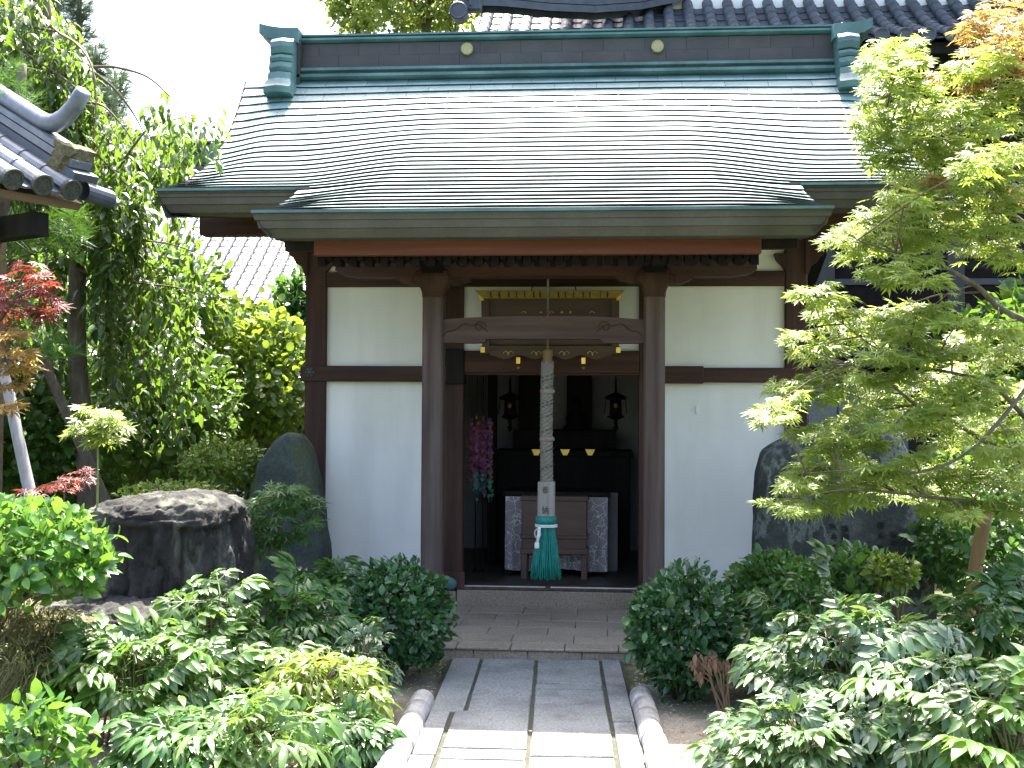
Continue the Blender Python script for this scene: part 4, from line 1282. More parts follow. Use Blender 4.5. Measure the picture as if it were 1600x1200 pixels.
MB().box(-9.5, -1.3, YE + .05, YE + .5, ez - .22, ez - .10).build('eave_board', M['blackwood'], bh)
MB().prismx([(ryy, rzz - .02), (YE + 9.4, ez), (YE + 9.4, ez - .1), (ryy, rzz - .12)], -9.5, -1.2).build('rear_roof', M['tile'], bh)
MB().prismx([(YE + .45, ez + .2), (ryy, rzz - .1), (YE + 8.6, ez + .2)], -9.35, -9.25).build('gable_wall', M['plaster'], bh)
for x in [-9.2 + i * 1.3 for i in range(7)]:
    MB().box(x, x + .16, YE + .44, YE + .5, -.1, ez - .22).build('post', M['blackwood'], bh)

# dark timber hall to the right behind, hipped tile roof
dh = empty('dark_timber_hall', (5.5, 19, 0), 'tall dark timber hall with a curved grey tile roof behind the maple', 'building')
YD = 15.4
up = Vector((0, math.cos(R(30)), math.sin(R(30))))
zE = at(1290, 52, YD).z
xs0 = at(742, 30, YD).x
tile_roof(dh, 'round_tile_row', (xs0, YD, zE), (1, 0, -.006), up, 30, .30, 2.35, .085, M['tiledark'], M['tiledark'], seg=.29, sag=.12, per_tile=True,
          ends=lambda c, ex, u, nr, i: MB().lathe(c + Vector((0, -.004, -.004)), [(.098, .02), (.1, -.005), (.085, -.012), (.075, -.006), (.001, -.008)], 16, 'y').build('round_tile_end', M['tiledark'], dh))
# the corner hip ridge sweeping up to the left tip
hp = [at(705, 22, YD - .1), at(735, 8, YD + .1), at(790, 10, YD + .4), at(860, 17, YD + .7), at(930, 20, YD + 1.0), at(1000, 15, YD + 1.5), at(1060, 3, YD + 2.0), at(1110, -14, YD + 2.6), at(1180, -45, YD + 3.4)]
for dz, r, w in ((0, .05, .15), (.10, .035, .14), (.17, .03, .125), (.24, .07, .10)):
    rows = []
    for sx, sz in ((-w, -r), (-w, r), (0, r * 1.5), (w, r), (w, -r)):
        rows.append([p + Vector((0, sx, sz + dz)) for p in hp[1:]])
    m = MB().grid(rows)
    for i in (0, -1): m.add([rw_[i] for rw_ in rows], [(0, 1, 2, 3, 4)])
    m.build('hip_ridge_course', M['tiledark'], dh)
c = at(716, 16, YD - .12)
MB().lathe(c, [(.11, .25), (.125, .0), (.11, -.015), (.085, -.005), (.001, -.01)], 20, 'y').build('corner_tile_end', M['tiledark'], dh)
c = at(727, 3, YD - .02)
orn = MB().box(c.x - .10, c.x + .22, c.y, c.y + .14, c.z - .12, c.z + .22, .03)
orn.build('demon_tile', M['tiledark'], dh)
pp = [(c.x + .05 + .05 * math.cos(a) * (1 - a / 14), c.y - .01, c.z + .06 + .05 * math.sin(a) * (1 - a / 14)) for a in [k * .5 for k in range(20)]]
MB().tube(pp, .014, 5).build('scroll_relief', M['tile'], dh)
# upper storey: white plaster above the skirt roof, under a deep upper eave
xu = at(985, 10, YD + 2.0).x
MB().box(xu, xs0 + 9.2, YD + 2.02, YD + 2.12, zE + .9, zE + 4.6).build('upper_wall', M['plaster'], dh)
MB().prismx([(YD + .9, zE + 4.0), (YD + .95, zE + 4.25), (YD + 6.2, zE + 7.4), (YD + 11.5, zE + 4.25), (YD + 11.5, zE + 4.0), (YD + 6.2, zE + 7.1)], xu - 1.1, xs0 + 11).build('upper_roof', M['tiledark'], dh, fix=True)
MB().box(xu - .9, xs0 + 10.5, YD + .95, YD + 1.1, zE + 3.85, zE + 4.05).build('upper_eave_board', M['blackwood'], dh)
# body: eave boards, wall, posts, rails, base
MB().box(xs0, xs0 + 9, YD + .12, YD + .3, zE - .26, zE - .10, .01).build('eave_board', M['blackwood'], dh)
MB().box(xs0 + .1, xs0 + 9, YD + .3, YD + 1.5, zE - .24, zE - .18).build('soffit', M['blackwood'], dh)
YW = YD + 1.4
zfl = at(1300, 640, YW).z
MB().box(xs0 + .8, xs0 + 9.4, YW, YW + 5, .0, zE + .4).build('wall', M['blackwood'], dh)
for px in (1290, 1492, 1700):
    a = at(px, 400, YW - .02)
    MB().box(a.x - .12, a.x + .12, YW - .08, YW + .05, 0, zE - .2, .01).build('post', surf('grey_brown_post', [(.3, c3(.02, .019, .02)), (.7, c3(.04, .038, .04))], 8, .7, (1, 1, .1), bumps=.2), dh)
for y0, y1, d in ((436, 446, .06), (546, 556, .10), (566, 574, .12), (400, 404, .05)):
    a = at(1400, (y0 + y1) / 2, YW)
    MB().box(xs0 + 2.5, xs0 + 9.2, YW - d, YW + .02, at(1400, y1, YW).z, at(1400, y0, YW).z, .006).build('rail', surf('weathered_rail', [(.3, c3(.025, .025, .028)), (.7, c3(.05, .05, .054))], 8, .65, (.1, 1, 1), bumps=.2), dh)
for px0, px1 in ((1300, 1385), (1395, 1480), (1505, 1590)):
    a, b = at(px0, 420, YW), at(px1, 540, YW)
    MB().box(a.x, b.x, YW - .03, YW + .01, b.z, a.z, .01).build('wall_board', M['rafter'], dh)
yst = 13.4
for px0, px1 in ((1262, 1308), (1309, 1356), (1357, 1420)):
    a, b = at(px0, 612, yst), at(px1, 640, yst)
    MB().box(a.x + .003, b.x - .003, yst, yst + .3, 0, a.z, .01).build('base_stone', surf('blue_grey_stone', [(.3, c3(.13, .14, .15)), (.7, c3(.22, .23, .24))], 30, .8, bumps=.3), dh)
a, b = at(1260, 606, yst - .05), at(1424, 613, yst - .05)
MB().box(a.x, b.x, yst - .05, yst + .4, b.z, a.z, .01).build('base_coping', surf('pale_coping_stone', [(.3, c3(.22, .23, .24)), (.7, c3(.32, .33, .34))], 30, .8, bumps=.3), dh)

# corner of a gate roof at the left, near the camera
gr = empty('gate_roof', (-4.6, 7.4, 0), 'weathered tile-roofed garden gate with a curled verge ridge and mossy end tile', 'gate')
ga = R(30)
n_h = Vector((math.cos(ga), -math.sin(ga), 0)); ge = Vector((math.sin(ga), math.cos(ga), 0))
E0 = at(65, 287, 7.9)
upg = (-n_h * math.cos(R(27)) + Vector((0, 0, 1)) * math.sin(R(27))).normalized()
def gate_end(c, ex, u, nr, i):
    d = -u
    a1 = ex; b1 = nr
    rows = []
    for r, h in ((.074, -.03), (.080, .012), (.078, .02), (.063, .02), (.060, .010), (.001, .012)):
        rows.append([c + d * h + a1 * (r * math.cos(t)) + b1 * (r * math.sin(t)) for t in [2 * math.pi * k / 20 for k in range(20)]])
    m = MB().grid(rows, closed=True)
    o = m.build('round_tile_end', M['tileend'], gr)
    for k in range(7):
        t = k * 2 * math.pi / 7
        MB().lathe(c + d * .012 + a1 * (.042 * math.cos(t)) + b1 * (.042 * math.sin(t)), [(.001, -.008), (.009, 0), (.001, .008)], 6).build('relief_bead', M['tileend'], o)
GP = .232
tile_roof(gr, 'round_tile_row', E0 - ge * GP * 4, ge, upg, 6, GP, 1.9, .072, M['tile'], M['tile'], seg=.32, ends=gate_end, per_tile=True)
EC = E0 + ge * GP
gn = ge.cross(upg).normalized()
if gn.z < 0: gn = -gn
# far-side verge: slanted tile lying across, end tile, stacked ridge courses and curled tip
def gobox(s, side, h, ls, lside, lh, name, mat):
    return MB().obox(EC + upg * s + ge * side + gn * h, upg * ls, ge * lside, gn * lh).build(name, mat, gr)
rows = []
for j, t in enumerate(np.linspace(0, 1, 7)):
    c = EC + ge * (.10 + .24 * t) - upg * (.02) + gn * (.01 - .03 * t)
    rows.append([c + upg * (.07 * math.cos(a)) + gn * (.07 * math.sin(a)) for a in [2 * math.pi * k / 14 for k in range(14)]])
m = MB().grid(rows, closed=True); m.f.append(tuple(range(84, 98)))
m.build('verge_tile', M['tiledark'], gr)
gobox(.95, .10, .10, .95, .10, .028, 'ridge_course', M['tiledark'])
gobox(1.0, .10, .165, .90, .085, .028, 'ridge_course', M['tile'])
gobox(1.03, .10, .225, .88, .095, .02, 'ridge_course', M['tile'])
crv = []
for t in np.linspace(0, 1, 15):
    s = 1.9 - 1.75 * t
    crv.append(EC + upg * s + ge * .10 + gn * (.285 + .02 * (1 - t)) + Vector((0, 0, .42 * max(0, (t - .66) / .34) ** 2.0)))
MB().tube(crv, [.072] * 11 + [.070, .068, .064, .060], 14).build('curled_ridge_tile', M['tile'], gr, smooth=True)
dm = MB()
rows = []
for t in np.linspace(-1, 1, 9):
    rows.append([])
    for u in np.linspace(-1, 1, 9):
        n3 = noise.fractal(Vector((t * 2.6, u * 2.6, 5)), 1, 2, 4) * 1.6
        rows[-1].append(EC + upg * (.16 - .05 * (1 - t * t) * (1 - u * u) - .03 * n3) + ge * (.10 + .13 * u) + gn * (.14 + .13 * t))
dm.grid(rows)
back = [[p + upg * .14 for p in r] for r in rows]
dm.grid([r[::-1] for r in back])
for a, b in ((rows[0], back[0]), (rows[-1], back[-1]), ([r[0] for r in rows], [r[0] for r in back]), ([r[-1] for r in rows], [r[-1] for r in back])):
    dm.grid([a, b])
dm.build('mossy_end_tile', M['moss'], gr)
M['gatewood'] = surf('gate_timber', [(.3, c3(.10, .065, .04)), (.7, c3(.19, .13, .085))], 9, .75, (.2, .2, 1), bumps=.3)
MB().obox(EC + upg * .35 - ge * .62 - gn * .135, upg * .30, ge * .78, gn * .03).build('eave_board', M['gatewood'], gr)
MB().obox(EC + upg * .62 - ge * .70 - gn * .21, upg * .22, ge * .72, gn * .045).build('batten', M['gatewood'], gr)
cbm = at(30, 352, 8.2)
MB().obox(cbm + ge * .05 - n_h * .1, n_h * .30, ge * .06, Vector((0, 0, .085))).build('beam_end', M['blackwood'], gr)
MB().obox(cbm - n_h * .38 - ge * .4, n_h * .07, ge * .5, Vector((0, 0, .08))).build('cross_beam', M['blackwood'], gr)
pb = cbm - n_h * .46 + ge * .05
MB().box(pb.x - .09, pb.x + .09, pb.y - .09, pb.y + .09, -.05, cbm.z - .03, .01).build('post', M['gatewood'], gr)
pb2 = pb - ge * 1.3
MB().box(pb2.x - .09, pb2.x + .09, pb2.y - .09, pb2.y + .09, -.05, cbm.z + .1, .01).build('post', M['gatewood'], gr)
# far slope of the gate roof, so that it is a whole roof
rt = EC + upg * 1.9
dn = (-n_h * math.cos(R(27)) - Vector((0, 0, 1)) * math.sin(R(27))).normalized()
MB().obox(rt + dn * .95 - ge * .55 - gn * .02, dn * .95, ge * .85, Vector((0, 0, .04))).build('rear_slope', M['tile'], gr)

# ------------------------------------------------------------------ rocks
def outline_rock(name, pts, Y, T, mat, seed, lean=0.0, **kw):
    """stone with a surveyed outline, real thickness and rough relief"""
    P = [Vector(at(px, py, Y)) for px, py in pts]
    # resample
    seg = [(P[(i + 1) % len(P)] - P[i]).length for i in range(len(P))]
    tot = sum(seg); n = 64; out = []
    for k in range(n):
        d = tot * k / n; i = 0
        while d > seg[i]: d -= seg[i]; i += 1
        out.append(P[i].lerp(P[(i + 1) % len(P)], d / seg[i]))
    c = sum(out, Vector()) / n
    base = min(p.z for p in out)
    rows = []
    rings = [(.02, 1), (.25, 1), (.5, 1), (.72, 1), (.86, 1), (.94, .9), (.985, .62), (1.0, .2), (1.0, -.25), (.985, -.62), (.94, -.9), (.8, -1), (.4, -1), (.02, -1)]
    for r, dep in rings:
        row = []
        for p in out:
            q = c + (p - c) * r
            bulge = T * dep * (1 if abs(dep) < .95 else 1 + .25 * (1 - r * r))
            d3 = Vector((q.x * 2.4 + seed, q.z * 2.4, dep * 1.5))
            nz = noise.fractal(d3, 1.0, 2.1, 5) * T * .30
            nx = noise.noise(Vector((q.x * 5 + seed, q.z * 5, dep * 2 + 9))) * .02
            z = q.z + nx * (0 if q.z < base + .05 else 1)
            row.append(Vector((q.x + nx, Y + T - bulge - (nz if abs(dep) > .5 else nz * .5) + lean * (q.z - base), z)))
        rows.append(row)
    m = MB().grid(rows, closed=True)
    o = m.build(name, mat, smooth=True, fix=True)
    return setp(o, **kw)
outline_rock('standing_stone', [(392, 1005), (384, 830), (386, 770), (400, 722), (428, 683), (446, 675), (468, 680), (484, 706), (494, 755), (503, 820), (510, 870), (512, 1005)], 9.0, .13, M['greenstone'], 3,
             label='tall green-grey standing stone against the hall corner post', cat='stone')
slab_o = empty('inscribed_stone', at(1320, 900, 8.75), 'black veined stone slab with carved inscription behind the maple', 'stone')
so = outline_rock('slab', [(1178, 1010), (1180, 860), (1181, 790), (1184, 735), (1195, 702), (1222, 688), (1270, 676), (1330, 664), (1386, 661), (1412, 684), (1434, 716), (1448, 770), (1462, 830), (1470, 1010)], 8.75, .15, M['slab'], 8)
so.parent = slab_o; so.location = -Vector(slab_o.location)
for k in ('label', 'category'):
    if k in so: del so[k]
from mathutils.bvhtree import BVHTree
slab_bvh = BVHTree.FromPolygons([v.co.copy() for v in so.data.vertices], [tuple(p.vertices) for p in so.data.polygons])
M['carve'] = surf('black_carved_paint', [(.3, G(.008)), (.7, G(.014))], 20, .6, bumps=0)
for ch, px, py, s in (('阿', 1376, 690, .055), ('六', 1302, 822, .045), ('本', 1302, 838, .045), ('生', 1302, 852, .045), ('弥', 1320, 826, .05), ('門', 1321, 839, .05), ('生', 1321, 853, .05), ('山', 1356, 858, .05),
                      ('日', 1377, 820, .045), ('本', 1377, 838, .045), ('花', 1376, 856, .055), ('大', 1397, 835, .05), ('全', 1397, 848, .045)):
    q = at(px, py, 8.7)
    hit = slab_bvh.ray_cast(Vector((q.x, 5, q.z)), Vector((0, 1, 0)))[0]
    glyph(ch, s, (q.x, (hit.y if hit else 8.7) - .002, q.z), M['carve'], slab_o, depth=.014)
# the great dark boulder by the path and its lower flank
def boulder(name, cpx, Y, ztop, rx_, ry_, mat, seed, top_flat=.55, prm=None, **kw):
    c = at(cpx, 900, Y)
    rows = []
    nv, nu = 64, 168
    for j in range(nv + 1):
        t = j / nv
        row = []
        for i in range(nu):
            a = 2 * math.pi * i / nu
            if t < .68:
                zf = t / .68; rr = 1.0 - .06 * zf + .08 * (1 - zf); z = -.08 + (ztop * .86 + .08) * zf
            else:
                u = (t - .68) / .32
                rr = .94 * max(0, 1 - u ** 1.9); z = ztop * (.86 + .14 * math.sin(u * math.pi / 2))
            ca, sa = math.cos(a), math.sin(a)
            se = (abs(ca) ** 4 + abs(sa) ** 4) ** (-1 / 4)
            p = Vector((c.x + rx_ * rr * ca * se, Y + ry_ * rr * sa * se, z))
            v3 = Vector((p.x * 1.6 + seed, p.y * 1.6, p.z * (.7 if t < .66 else 5)))
            nz = noise.fractal(v3, 1.0, 2.2, 6)
            v4 = Vector((a * 2.2 + seed, z * .35, 2)); st = noise.fractal(v4 * 2, 1.0, 2, 4)
            rg = 1 - abs(noise.fractal(Vector((p.x * 4.5 + seed, p.y * 4.5, p.z * (1.1 if t < .66 else 9))), .9, 2.1, 5)) * 2.2
            fn = noise.fractal(Vector((p.x * 15 + seed, p.y * 15, p.z * (4 if t < .66 else 40))), .6, 2.3, 4)
            dd = (.055 * nz + .03 * st - (.045 if t < .66 else .02) * max(0, rg) ** 3 + .024 * fn) * (1 if t < .68 else .8)
            p += Vector((ca, sa, 0)) * dd
            p.z += .035 * noise.fractal(Vector((p.x * 2, p.y * 2, seed)), 1, 2, 4) * (t > .5) + (.016 * fn - .03 * abs(nz) if t > .66 else 0)
            row.append(p)
        rows.append(row)
    m = MB().grid(rows, closed=True)
    o = m.build(name, mat, smooth=True)
    return setp(o, **kw)
zt = at(265, 766, 7.2).z
boulder('boulder', 262, 7.2, zt, .50, .40, M['rock'], 4.2, label='huge dark flat-topped boulder with pale lichen streaks', cat='boulder')
boulder('boulder', 165, 6.75, at(165, 935, 6.7).z, .42, .34, M['rock'], 9.7, label='lower rough grey boulder leaning on the flat-topped one', cat='boulder')
c = ground(250, 1196)
m = MB()
rows = []
for r, z in ((.21, -.05), (.215, .02), (.20, .045), (.15, .052), (.02, .055)):
    rows.append([(c.x + r * math.cos(a) * (1.05 + .12 * noise.noise(Vector((math.cos(a) * 2, math.sin(a) * 2, 1)))), c.y - .12 + r * .7 * math.sin(a) * (1 + .15 * noise.noise(Vector((math.cos(a), math.sin(a), 4)))), z) for a in [2 * math.pi * k / 28 for k in range(28)]])
m.grid(rows, closed=True); m.f.append(tuple(range(112, 140)))
m.build('flat_stone', surf('pale_flat_stone', [(.3, G(.5)), (.7, G(.68))], 12, .8, bumps=.3), smooth=False, label='flat white stone lying on the gravel before the peonies', cat='stone')
# wooden props and stake
def pole(px0, py0, Y0, px1, py1, Y1, r0, r1, mat, name, label, cat):
    a, b = at(px0, py0, Y0), at(px1, py1, Y1)
    if a.z > 0:
        d = (a - b).normalized(); a = a + d * ((a.z + .05) / -d.z) if d.z < 0 else a
    n = 9
    pts = [a.lerp(b, i / (n - 1)) + Vector((.006 * noise.noise(Vector((i * .7, 1, Y0))), 0, 0)) for i in range(n)]
    MB().tube(pts, [r0 + (r1 - r0) * i / (n - 1) for i in range(n)], 12).build(name, mat, smooth=True, label=label, cat=cat)
pole(52, 795, 7.6, 6, 578, 7.8, .045, .038, M['pole'], 'support_pole', 'silver-grey weathered support pole leaning beside the red maple', 'pole')
pole(135, 715, 9.3, 66, 560, 9.0, .05, .04, M['bark'], 'support_pole', 'brown bark-covered support pole leaning under the cherry tree', 'pole')
pole(1524, 890, 7.6, 1542, 790, 7.6, .045, .045, M['stake'], 'wooden_stake', 'short brown wooden stake below the green maple branches', 'stake')

# ------------------------------------------------------------------ foliage tools
def nrm_(a):
    return a / np.maximum(np.linalg.norm(a, axis=-1, keepdims=True), 1e-9)

def blade(length, width, stations, fold=.18, curve=.25, tip=.0):
    """one leaf blade along +y: midrib plus two halves; returns verts, tris"""
    ys_ = [s[0] for s in stations]; ws = [s[1] for s in stations]
    v, f = [], []
    for y, w in zip(ys_, ws):
        z = -curve * y * y * length
        v += [(-w * width, y * length, z + fold * w * width), (0, y * length, z), (w * width, y * length, z + fold * w * width)]
    for i in range(len(ys_) - 1):
        a = i * 3
        for k in (0, 1):
            f += [(a + k, a + k + 1, a + k + 4), (a + k, a + k + 4, a + k + 3)]
    return np.array(v, float), f

def xf(v, ang, pos, scale=1.0, droop=0.0):
    c, s = math.cos(ang), math.sin(ang)
    v = v * scale
    cd, sd = math.cos(droop), math.sin(droop)
    v = np.stack([v[:, 0], v[:, 1] * cd + v[:, 2] * sd, v[:, 2] * cd - v[:, 1] * sd], 1)
    return np.stack([v[:, 0] * c + v[:, 1] * s, -v[:, 0] * s + v[:, 1] * c, v[:, 2]], 1) + np.array(pos)

def merge(parts):
    V, Fc, n = [], [], 0
    for v, f in parts:
        V.append(v); Fc += [tuple(i + n for i in t) for t in f]; n += len(v)
    return np.concatenate(V), Fc

OVAL = [(0, .03), (.18, .34), (.45, .5), (.75, .36), (1, .0)]
def leaf_oval(w=.55, fold=.25, curve=.2): return blade(1, w, OVAL, fold, curve)
def leaf_lance(): return blade(1, .40, [(0, .05), (.2, .42), (.45, .5), (.75, .3), (1, 0)], .3, .28)
def leaf_round(): return blade(1, .85, [(0, .08), (.2, .42), (.5, .5), (.8, .34), (1, .0)], .15, .15)
def leaf_palm(n=7, w=.20):
    parts = []
    lens = {7: (.55, .8, .95, 1, .95, .8, .55), 5: (.6, .9, 1, .9, .6)}[n]
    for i in range(n):
        a = (i - (n - 1) / 2) * (R(42) if n == 7 else R(50))
        v = np.array([(0, 0, 0), (-w * .5, .42, .02), (0, 1, -.10), (w * .5, .42, .02)]) * lens[i]
        parts.append((xf(v, a, (0, .12, 0)), [(0, 2, 1), (0, 3, 2)]))
    return merge(parts)
LFT = [(0, .05), (.15, .30), (.4, .5), (.65, .42), (.85, .22), (1, 0)]
def leaf_peony(wide=.42, seed=0, narrow=False):
    """twice-divided leaf: three stalks, each with lobed leaflets"""
    r = random.Random(seed)
    parts = []
    def leaflet(pos, ang, ln, dr):
        w = wide * (.62 if narrow else 1)
        b = blade(1, w, LFT, .30, .30 + .1 * r.random())
        parts.append((xf(b[0], ang, pos, ln, dr), b[1]))
        if not narrow:
            for sg in (-1, 1):
                if r.random() < .75:
                    b2 = blade(1, w * .8, LFT, .3, .3)
                    p = (pos[0] + math.sin(ang) * ln * .22, pos[1] + math.cos(ang) * ln * .22, pos[2])
                    parts.append((xf(b2[0], ang + sg * R(34), p, ln * .72, dr + .05), b2[1]))
    def stalk(p, q, w=.012):
        p, q = np.array(p, float), np.array(q, float)
        d = q - p; n_ = np.array([d[1], -d[0], 0]); n_ = n_ / max(np.linalg.norm(n_), 1e-6) * w
        parts.append((np.array([p - n_, p + n_, q + n_ * .6, q - n_ * .6]), [(0, 1, 2), (0, 2, 3)]))
    stalk((0, 0, 0), (0, .42, 0)); stalk((0, .42, 0), (0, .62, 0))
    leaflet((0, .62, 0), r.uniform(-.1, .1), .42, .25)
    for sg in (-1, 1):
        leaflet((0, .60, 0), sg * R(55) + r.uniform(-.1, .1), .34, .3)
        a = sg * R(52)
        q = (math.sin(a) * .24, .40 + math.cos(a) * .24, 0)
        stalk((0, .40, 0), q)
        leaflet(q, a + r.uniform(-.15, .15), .36, .3)
        leaflet((q[0] * .8, .40 + (q[1] - .40) * .8, 0), a + R(58), .28, .35)
        leaflet((q[0] * .8, .40 + (q[1] - .40) * .8, 0), a - R(58), .28, .3)
    return merge(parts)
def leaf_tuft(n=26, seed=0, spread=1.0):
    """bundle of needles"""
    r = random.Random(seed); parts = []
    for i in range(n):
        a = r.uniform(-R(85), R(85)) * spread; e = r.uniform(-R(70), R(70)) * spread
        d = np.array([math.sin(a), math.cos(a) * math.cos(e), math.sin(e)]); d /= np.linalg.norm(d)
        s = np.cross(d, [0.3, .2, 1]); s = s / np.linalg.norm(s) * .014
        b = np.array([0, r.uniform(0, .25), 0]); ln = r.uniform(.7, 1)
        parts.append((np.array([b - s, b + s, b + d * ln]), [(0, 1, 2)]))
    return merge(parts)
def leaf_grass(n=9, seed=0):
    r = random.Random(seed); parts = []
    for i in range(n):
        az = r.random() * 6.28; ln = r.uniform(.6, 1)
        d = np.array([math.cos(az), math.sin(az), 0]); s = np.array([-d[1], d[0], 0]) * .022
        pts = [d * ln * t * .9 + np.array([0, 0, ln * (1.1 * t - 1.25 * t * t)]) for t in (0, .3, .6, 1)]
        v = []
        for k, p in enumerate(pts): v += [p - s * (1 - k / 3.2), p + s * (1 - k / 3.2)]
        f = []
        for k in range(3): f += [(2 * k, 2 * k + 1, 2 * k + 3), (2 * k, 2 * k + 3, 2 * k + 2)]
        parts.append((np.array(v), f))
    return merge(parts)
def leaf_spray(seed=0, n=16):
    """small twig of far foliage"""
    r = random.Random(seed); parts = []
    for i in range(n):
        b = blade(1, .5, [(0, .1), (.5, .5), (1, 0)], .2, .2)
        parts.append((xf(b[0], r.uniform(-2.6, 2.6), (r.uniform(-.35, .35), r.uniform(0, .9), r.uniform(-.25, .25)), r.uniform(.28, .42), r.uniform(-.6, .9)), b[1]))
    return merge(parts)

def tri_mesh(name, V, Fa, mat):
    me = bpy.data.meshes.new(name)
    nv, nf = len(V), len(Fa)
    me.vertices.add(nv); me.vertices.foreach_set('co', np.ascontiguousarray(V, np.float32).ravel())
    me.loops.add(nf * 3); me.loops.foreach_set('vertex_index', np.ascontiguousarray(Fa, np.int32).ravel())
    me.polygons.add(nf)
    me.polygons.foreach_set('loop_start', np.arange(0, nf * 3, 3, dtype=np.int32))
    me.polygons.foreach_set('loop_total', np.full(nf, 3, np.int32))
    me.materials.append(mat)
    me.update(calc_edges=True)
    return me

_proto = {}
def proto(leaf, mat, key):
    k = (key, mat.name)
    if k not in _proto:
        _proto[k] = tri_mesh('leaf', leaf[0], np.array(leaf[1]), mat)
    return _proto[k]

def foliage(parent, leaves, mat, pos, axis, nor, size, n_single=0, name='leaf', rest='foliage', key=None, score=None):
    """leaves: list of (verts, tris) variants. The n_single leaves that show largest become parts of their own, the rest one part."""
    pos, axis, nor, size = np.asarray(pos, float), nrm_(np.asarray(axis, float)), np.asarray(nor, float), np.asarray(size, float)
    n = len(pos)
    size = size * np.exp(rng.normal(size=n) * .17)
    nor = nrm_(nor - (nor * axis).sum(1, keepdims=True) * axis)
    side = np.cross(axis, nor)
    Rm = np.stack([side, axis, nor], 2)                       # columns
    var = np.arange(n) % len(leaves)
    if n_single:
        dist = np.linalg.norm(pos - np.array([0, 0, EYE]), axis=1)
        facing = np.abs((nor * nrm_(pos - np.array([0, 0, EYE]))).sum(1))
        sc = size / dist * (.3 + facing) if score is None else score
        pick = np.argsort(-sc)[:n_single]
    else: pick = np.array([], int)
    single = np.zeros(n, bool); single[pick] = True
    wl = world_loc(parent)
    for i in pick:
        me = proto(leaves[var[i]], mat, (key or name, var[i]))
        o = bpy.data.objects.new(name, me)
        COL.link(o); o.parent = parent
        m3 = Matrix([list(Rm[i][r] * size[i]) for r in range(3)]).to_4x4()
        m3.translation = Vector(pos[i]) - wl
        o.matrix_local = m3
    V, Fc, off = [], [], 0
    for k, (lv, lf) in enumerate(leaves):
        idx = np.where((var == k) & ~single)[0]
        if not len(idx): continue
        vv = np.einsum('nij,vj->nvi', Rm[idx] * size[idx][:, None, None], lv) + pos[idx][:, None, :]
        ff = np.array(lf)[None] + (np.arange(len(idx)) * len(lv))[:, None, None] + off
        V.append(vv.reshape(-1, 3)); Fc.append(ff.reshape(-1, 3)); off += len(idx) * len(lv)
    if V:
        me = tri_mesh(rest, np.concatenate(V), np.concatenate(Fc), mat)
        link(rest, me, parent, loc=(0, 0, 0), kind='stuff')

def rnd(n, a=-1., b=1.): return rng.uniform(a, b, n)
def rdir(n):
    v = rng.normal(size=(n, 3)); return nrm_(v)

def stems(parent, base, tips, r0, r1, mat, name='stem', bend=.15):
    for t in tips:
        b = Vector(base) + Vector((random.uniform(-.04, .04), random.uniform(-.04, .04), 0)); t = Vector(t)
        mid = b.lerp(t, .5) + Vector((0, 0, bend * (t - b).length))
        pts = [b, b.lerp(mid, .5) + Vector((0, 0, .02)), mid.lerp(t, .35), t]
        MB().tube(pts, [r0, r0 * .9, (r0 + r1) / 2, r1], 6).build(name, mat, parent, smooth=True)

PEONY = {k: [leaf_peony(.44, s) for s in range(4)] for k in (0,)}[0]
PEONY_N = [leaf_peony(.46, s + 10, True) for s in range(4)]
def peony(px, py_top, Y, rpx, label, mat, n, size=(.24, .34), narrow=False, depth=.8, nst=7, zb=None, droop=.3):
    """bushy peony: rises from the ground at Y; crown radius and top surveyed from the photo"""
    top = at(px, py_top, Y)
    r = rpx * Y / F_PX * 1.12
    n = int(n * 1.7)
    base = Vector((top.x, Y, -.04))
    o = empty('peony_bush', base, label, 'shrub', 'peonies around the path')
    h = top.z - .02
    d = rdir(n); d[:, 2] = np.abs(d[:, 2]) * 1.45 - .6
    d = nrm_(d)
    rad = rng.uniform(.45, .95, n)
    cz = h * .52
    ext = np.array([r, r * depth, h * .48])
    c = np.array([base.x, base.y, cz])
    sz = rng.uniform(size[0], size[1], n)
    tip = c + d * ext * rad[:, None]
    hor = np.stack([d[:, 0], d[:, 1], np.zeros(n)], 1) + rng.normal(size=(n, 3)) * .45
    hor[:, 2] = rng.uniform(-droop, .45, n) + .25 * d[:, 2]
    axis = nrm_(hor)
    pos = tip - axis * (sz * .45)[:, None]
    nor = np.stack([rnd(n) * .4 + .2 * d[:, 0], rnd(n) * .4 - .38, np.full(n, .95)], 1)
    foliage(o, PEONY_N if narrow else PEONY, mat, pos, axis, nor, sz, n_single=n, name='leaf', key='peonyn' if narrow else 'peony')
    k = min(n, nst)
    for q_ in pos[np.argsort(pos[:, 2])[-k:]]:
        stems(o, base + Vector((random.uniform(-.3, .3) * r, random.uniform(-.3, .3) * r, 0)), [Vector(q_)], .008, .004, M['twig'])
    sel = rng.choice(n, size=min(n, 14), replace=False)
    stems(o, base + Vector((0, 0, h * .25)), [Vector(p) for p in pos[sel]], .005, .003, M['greenstem'], 'leaf_stalk')
    return o

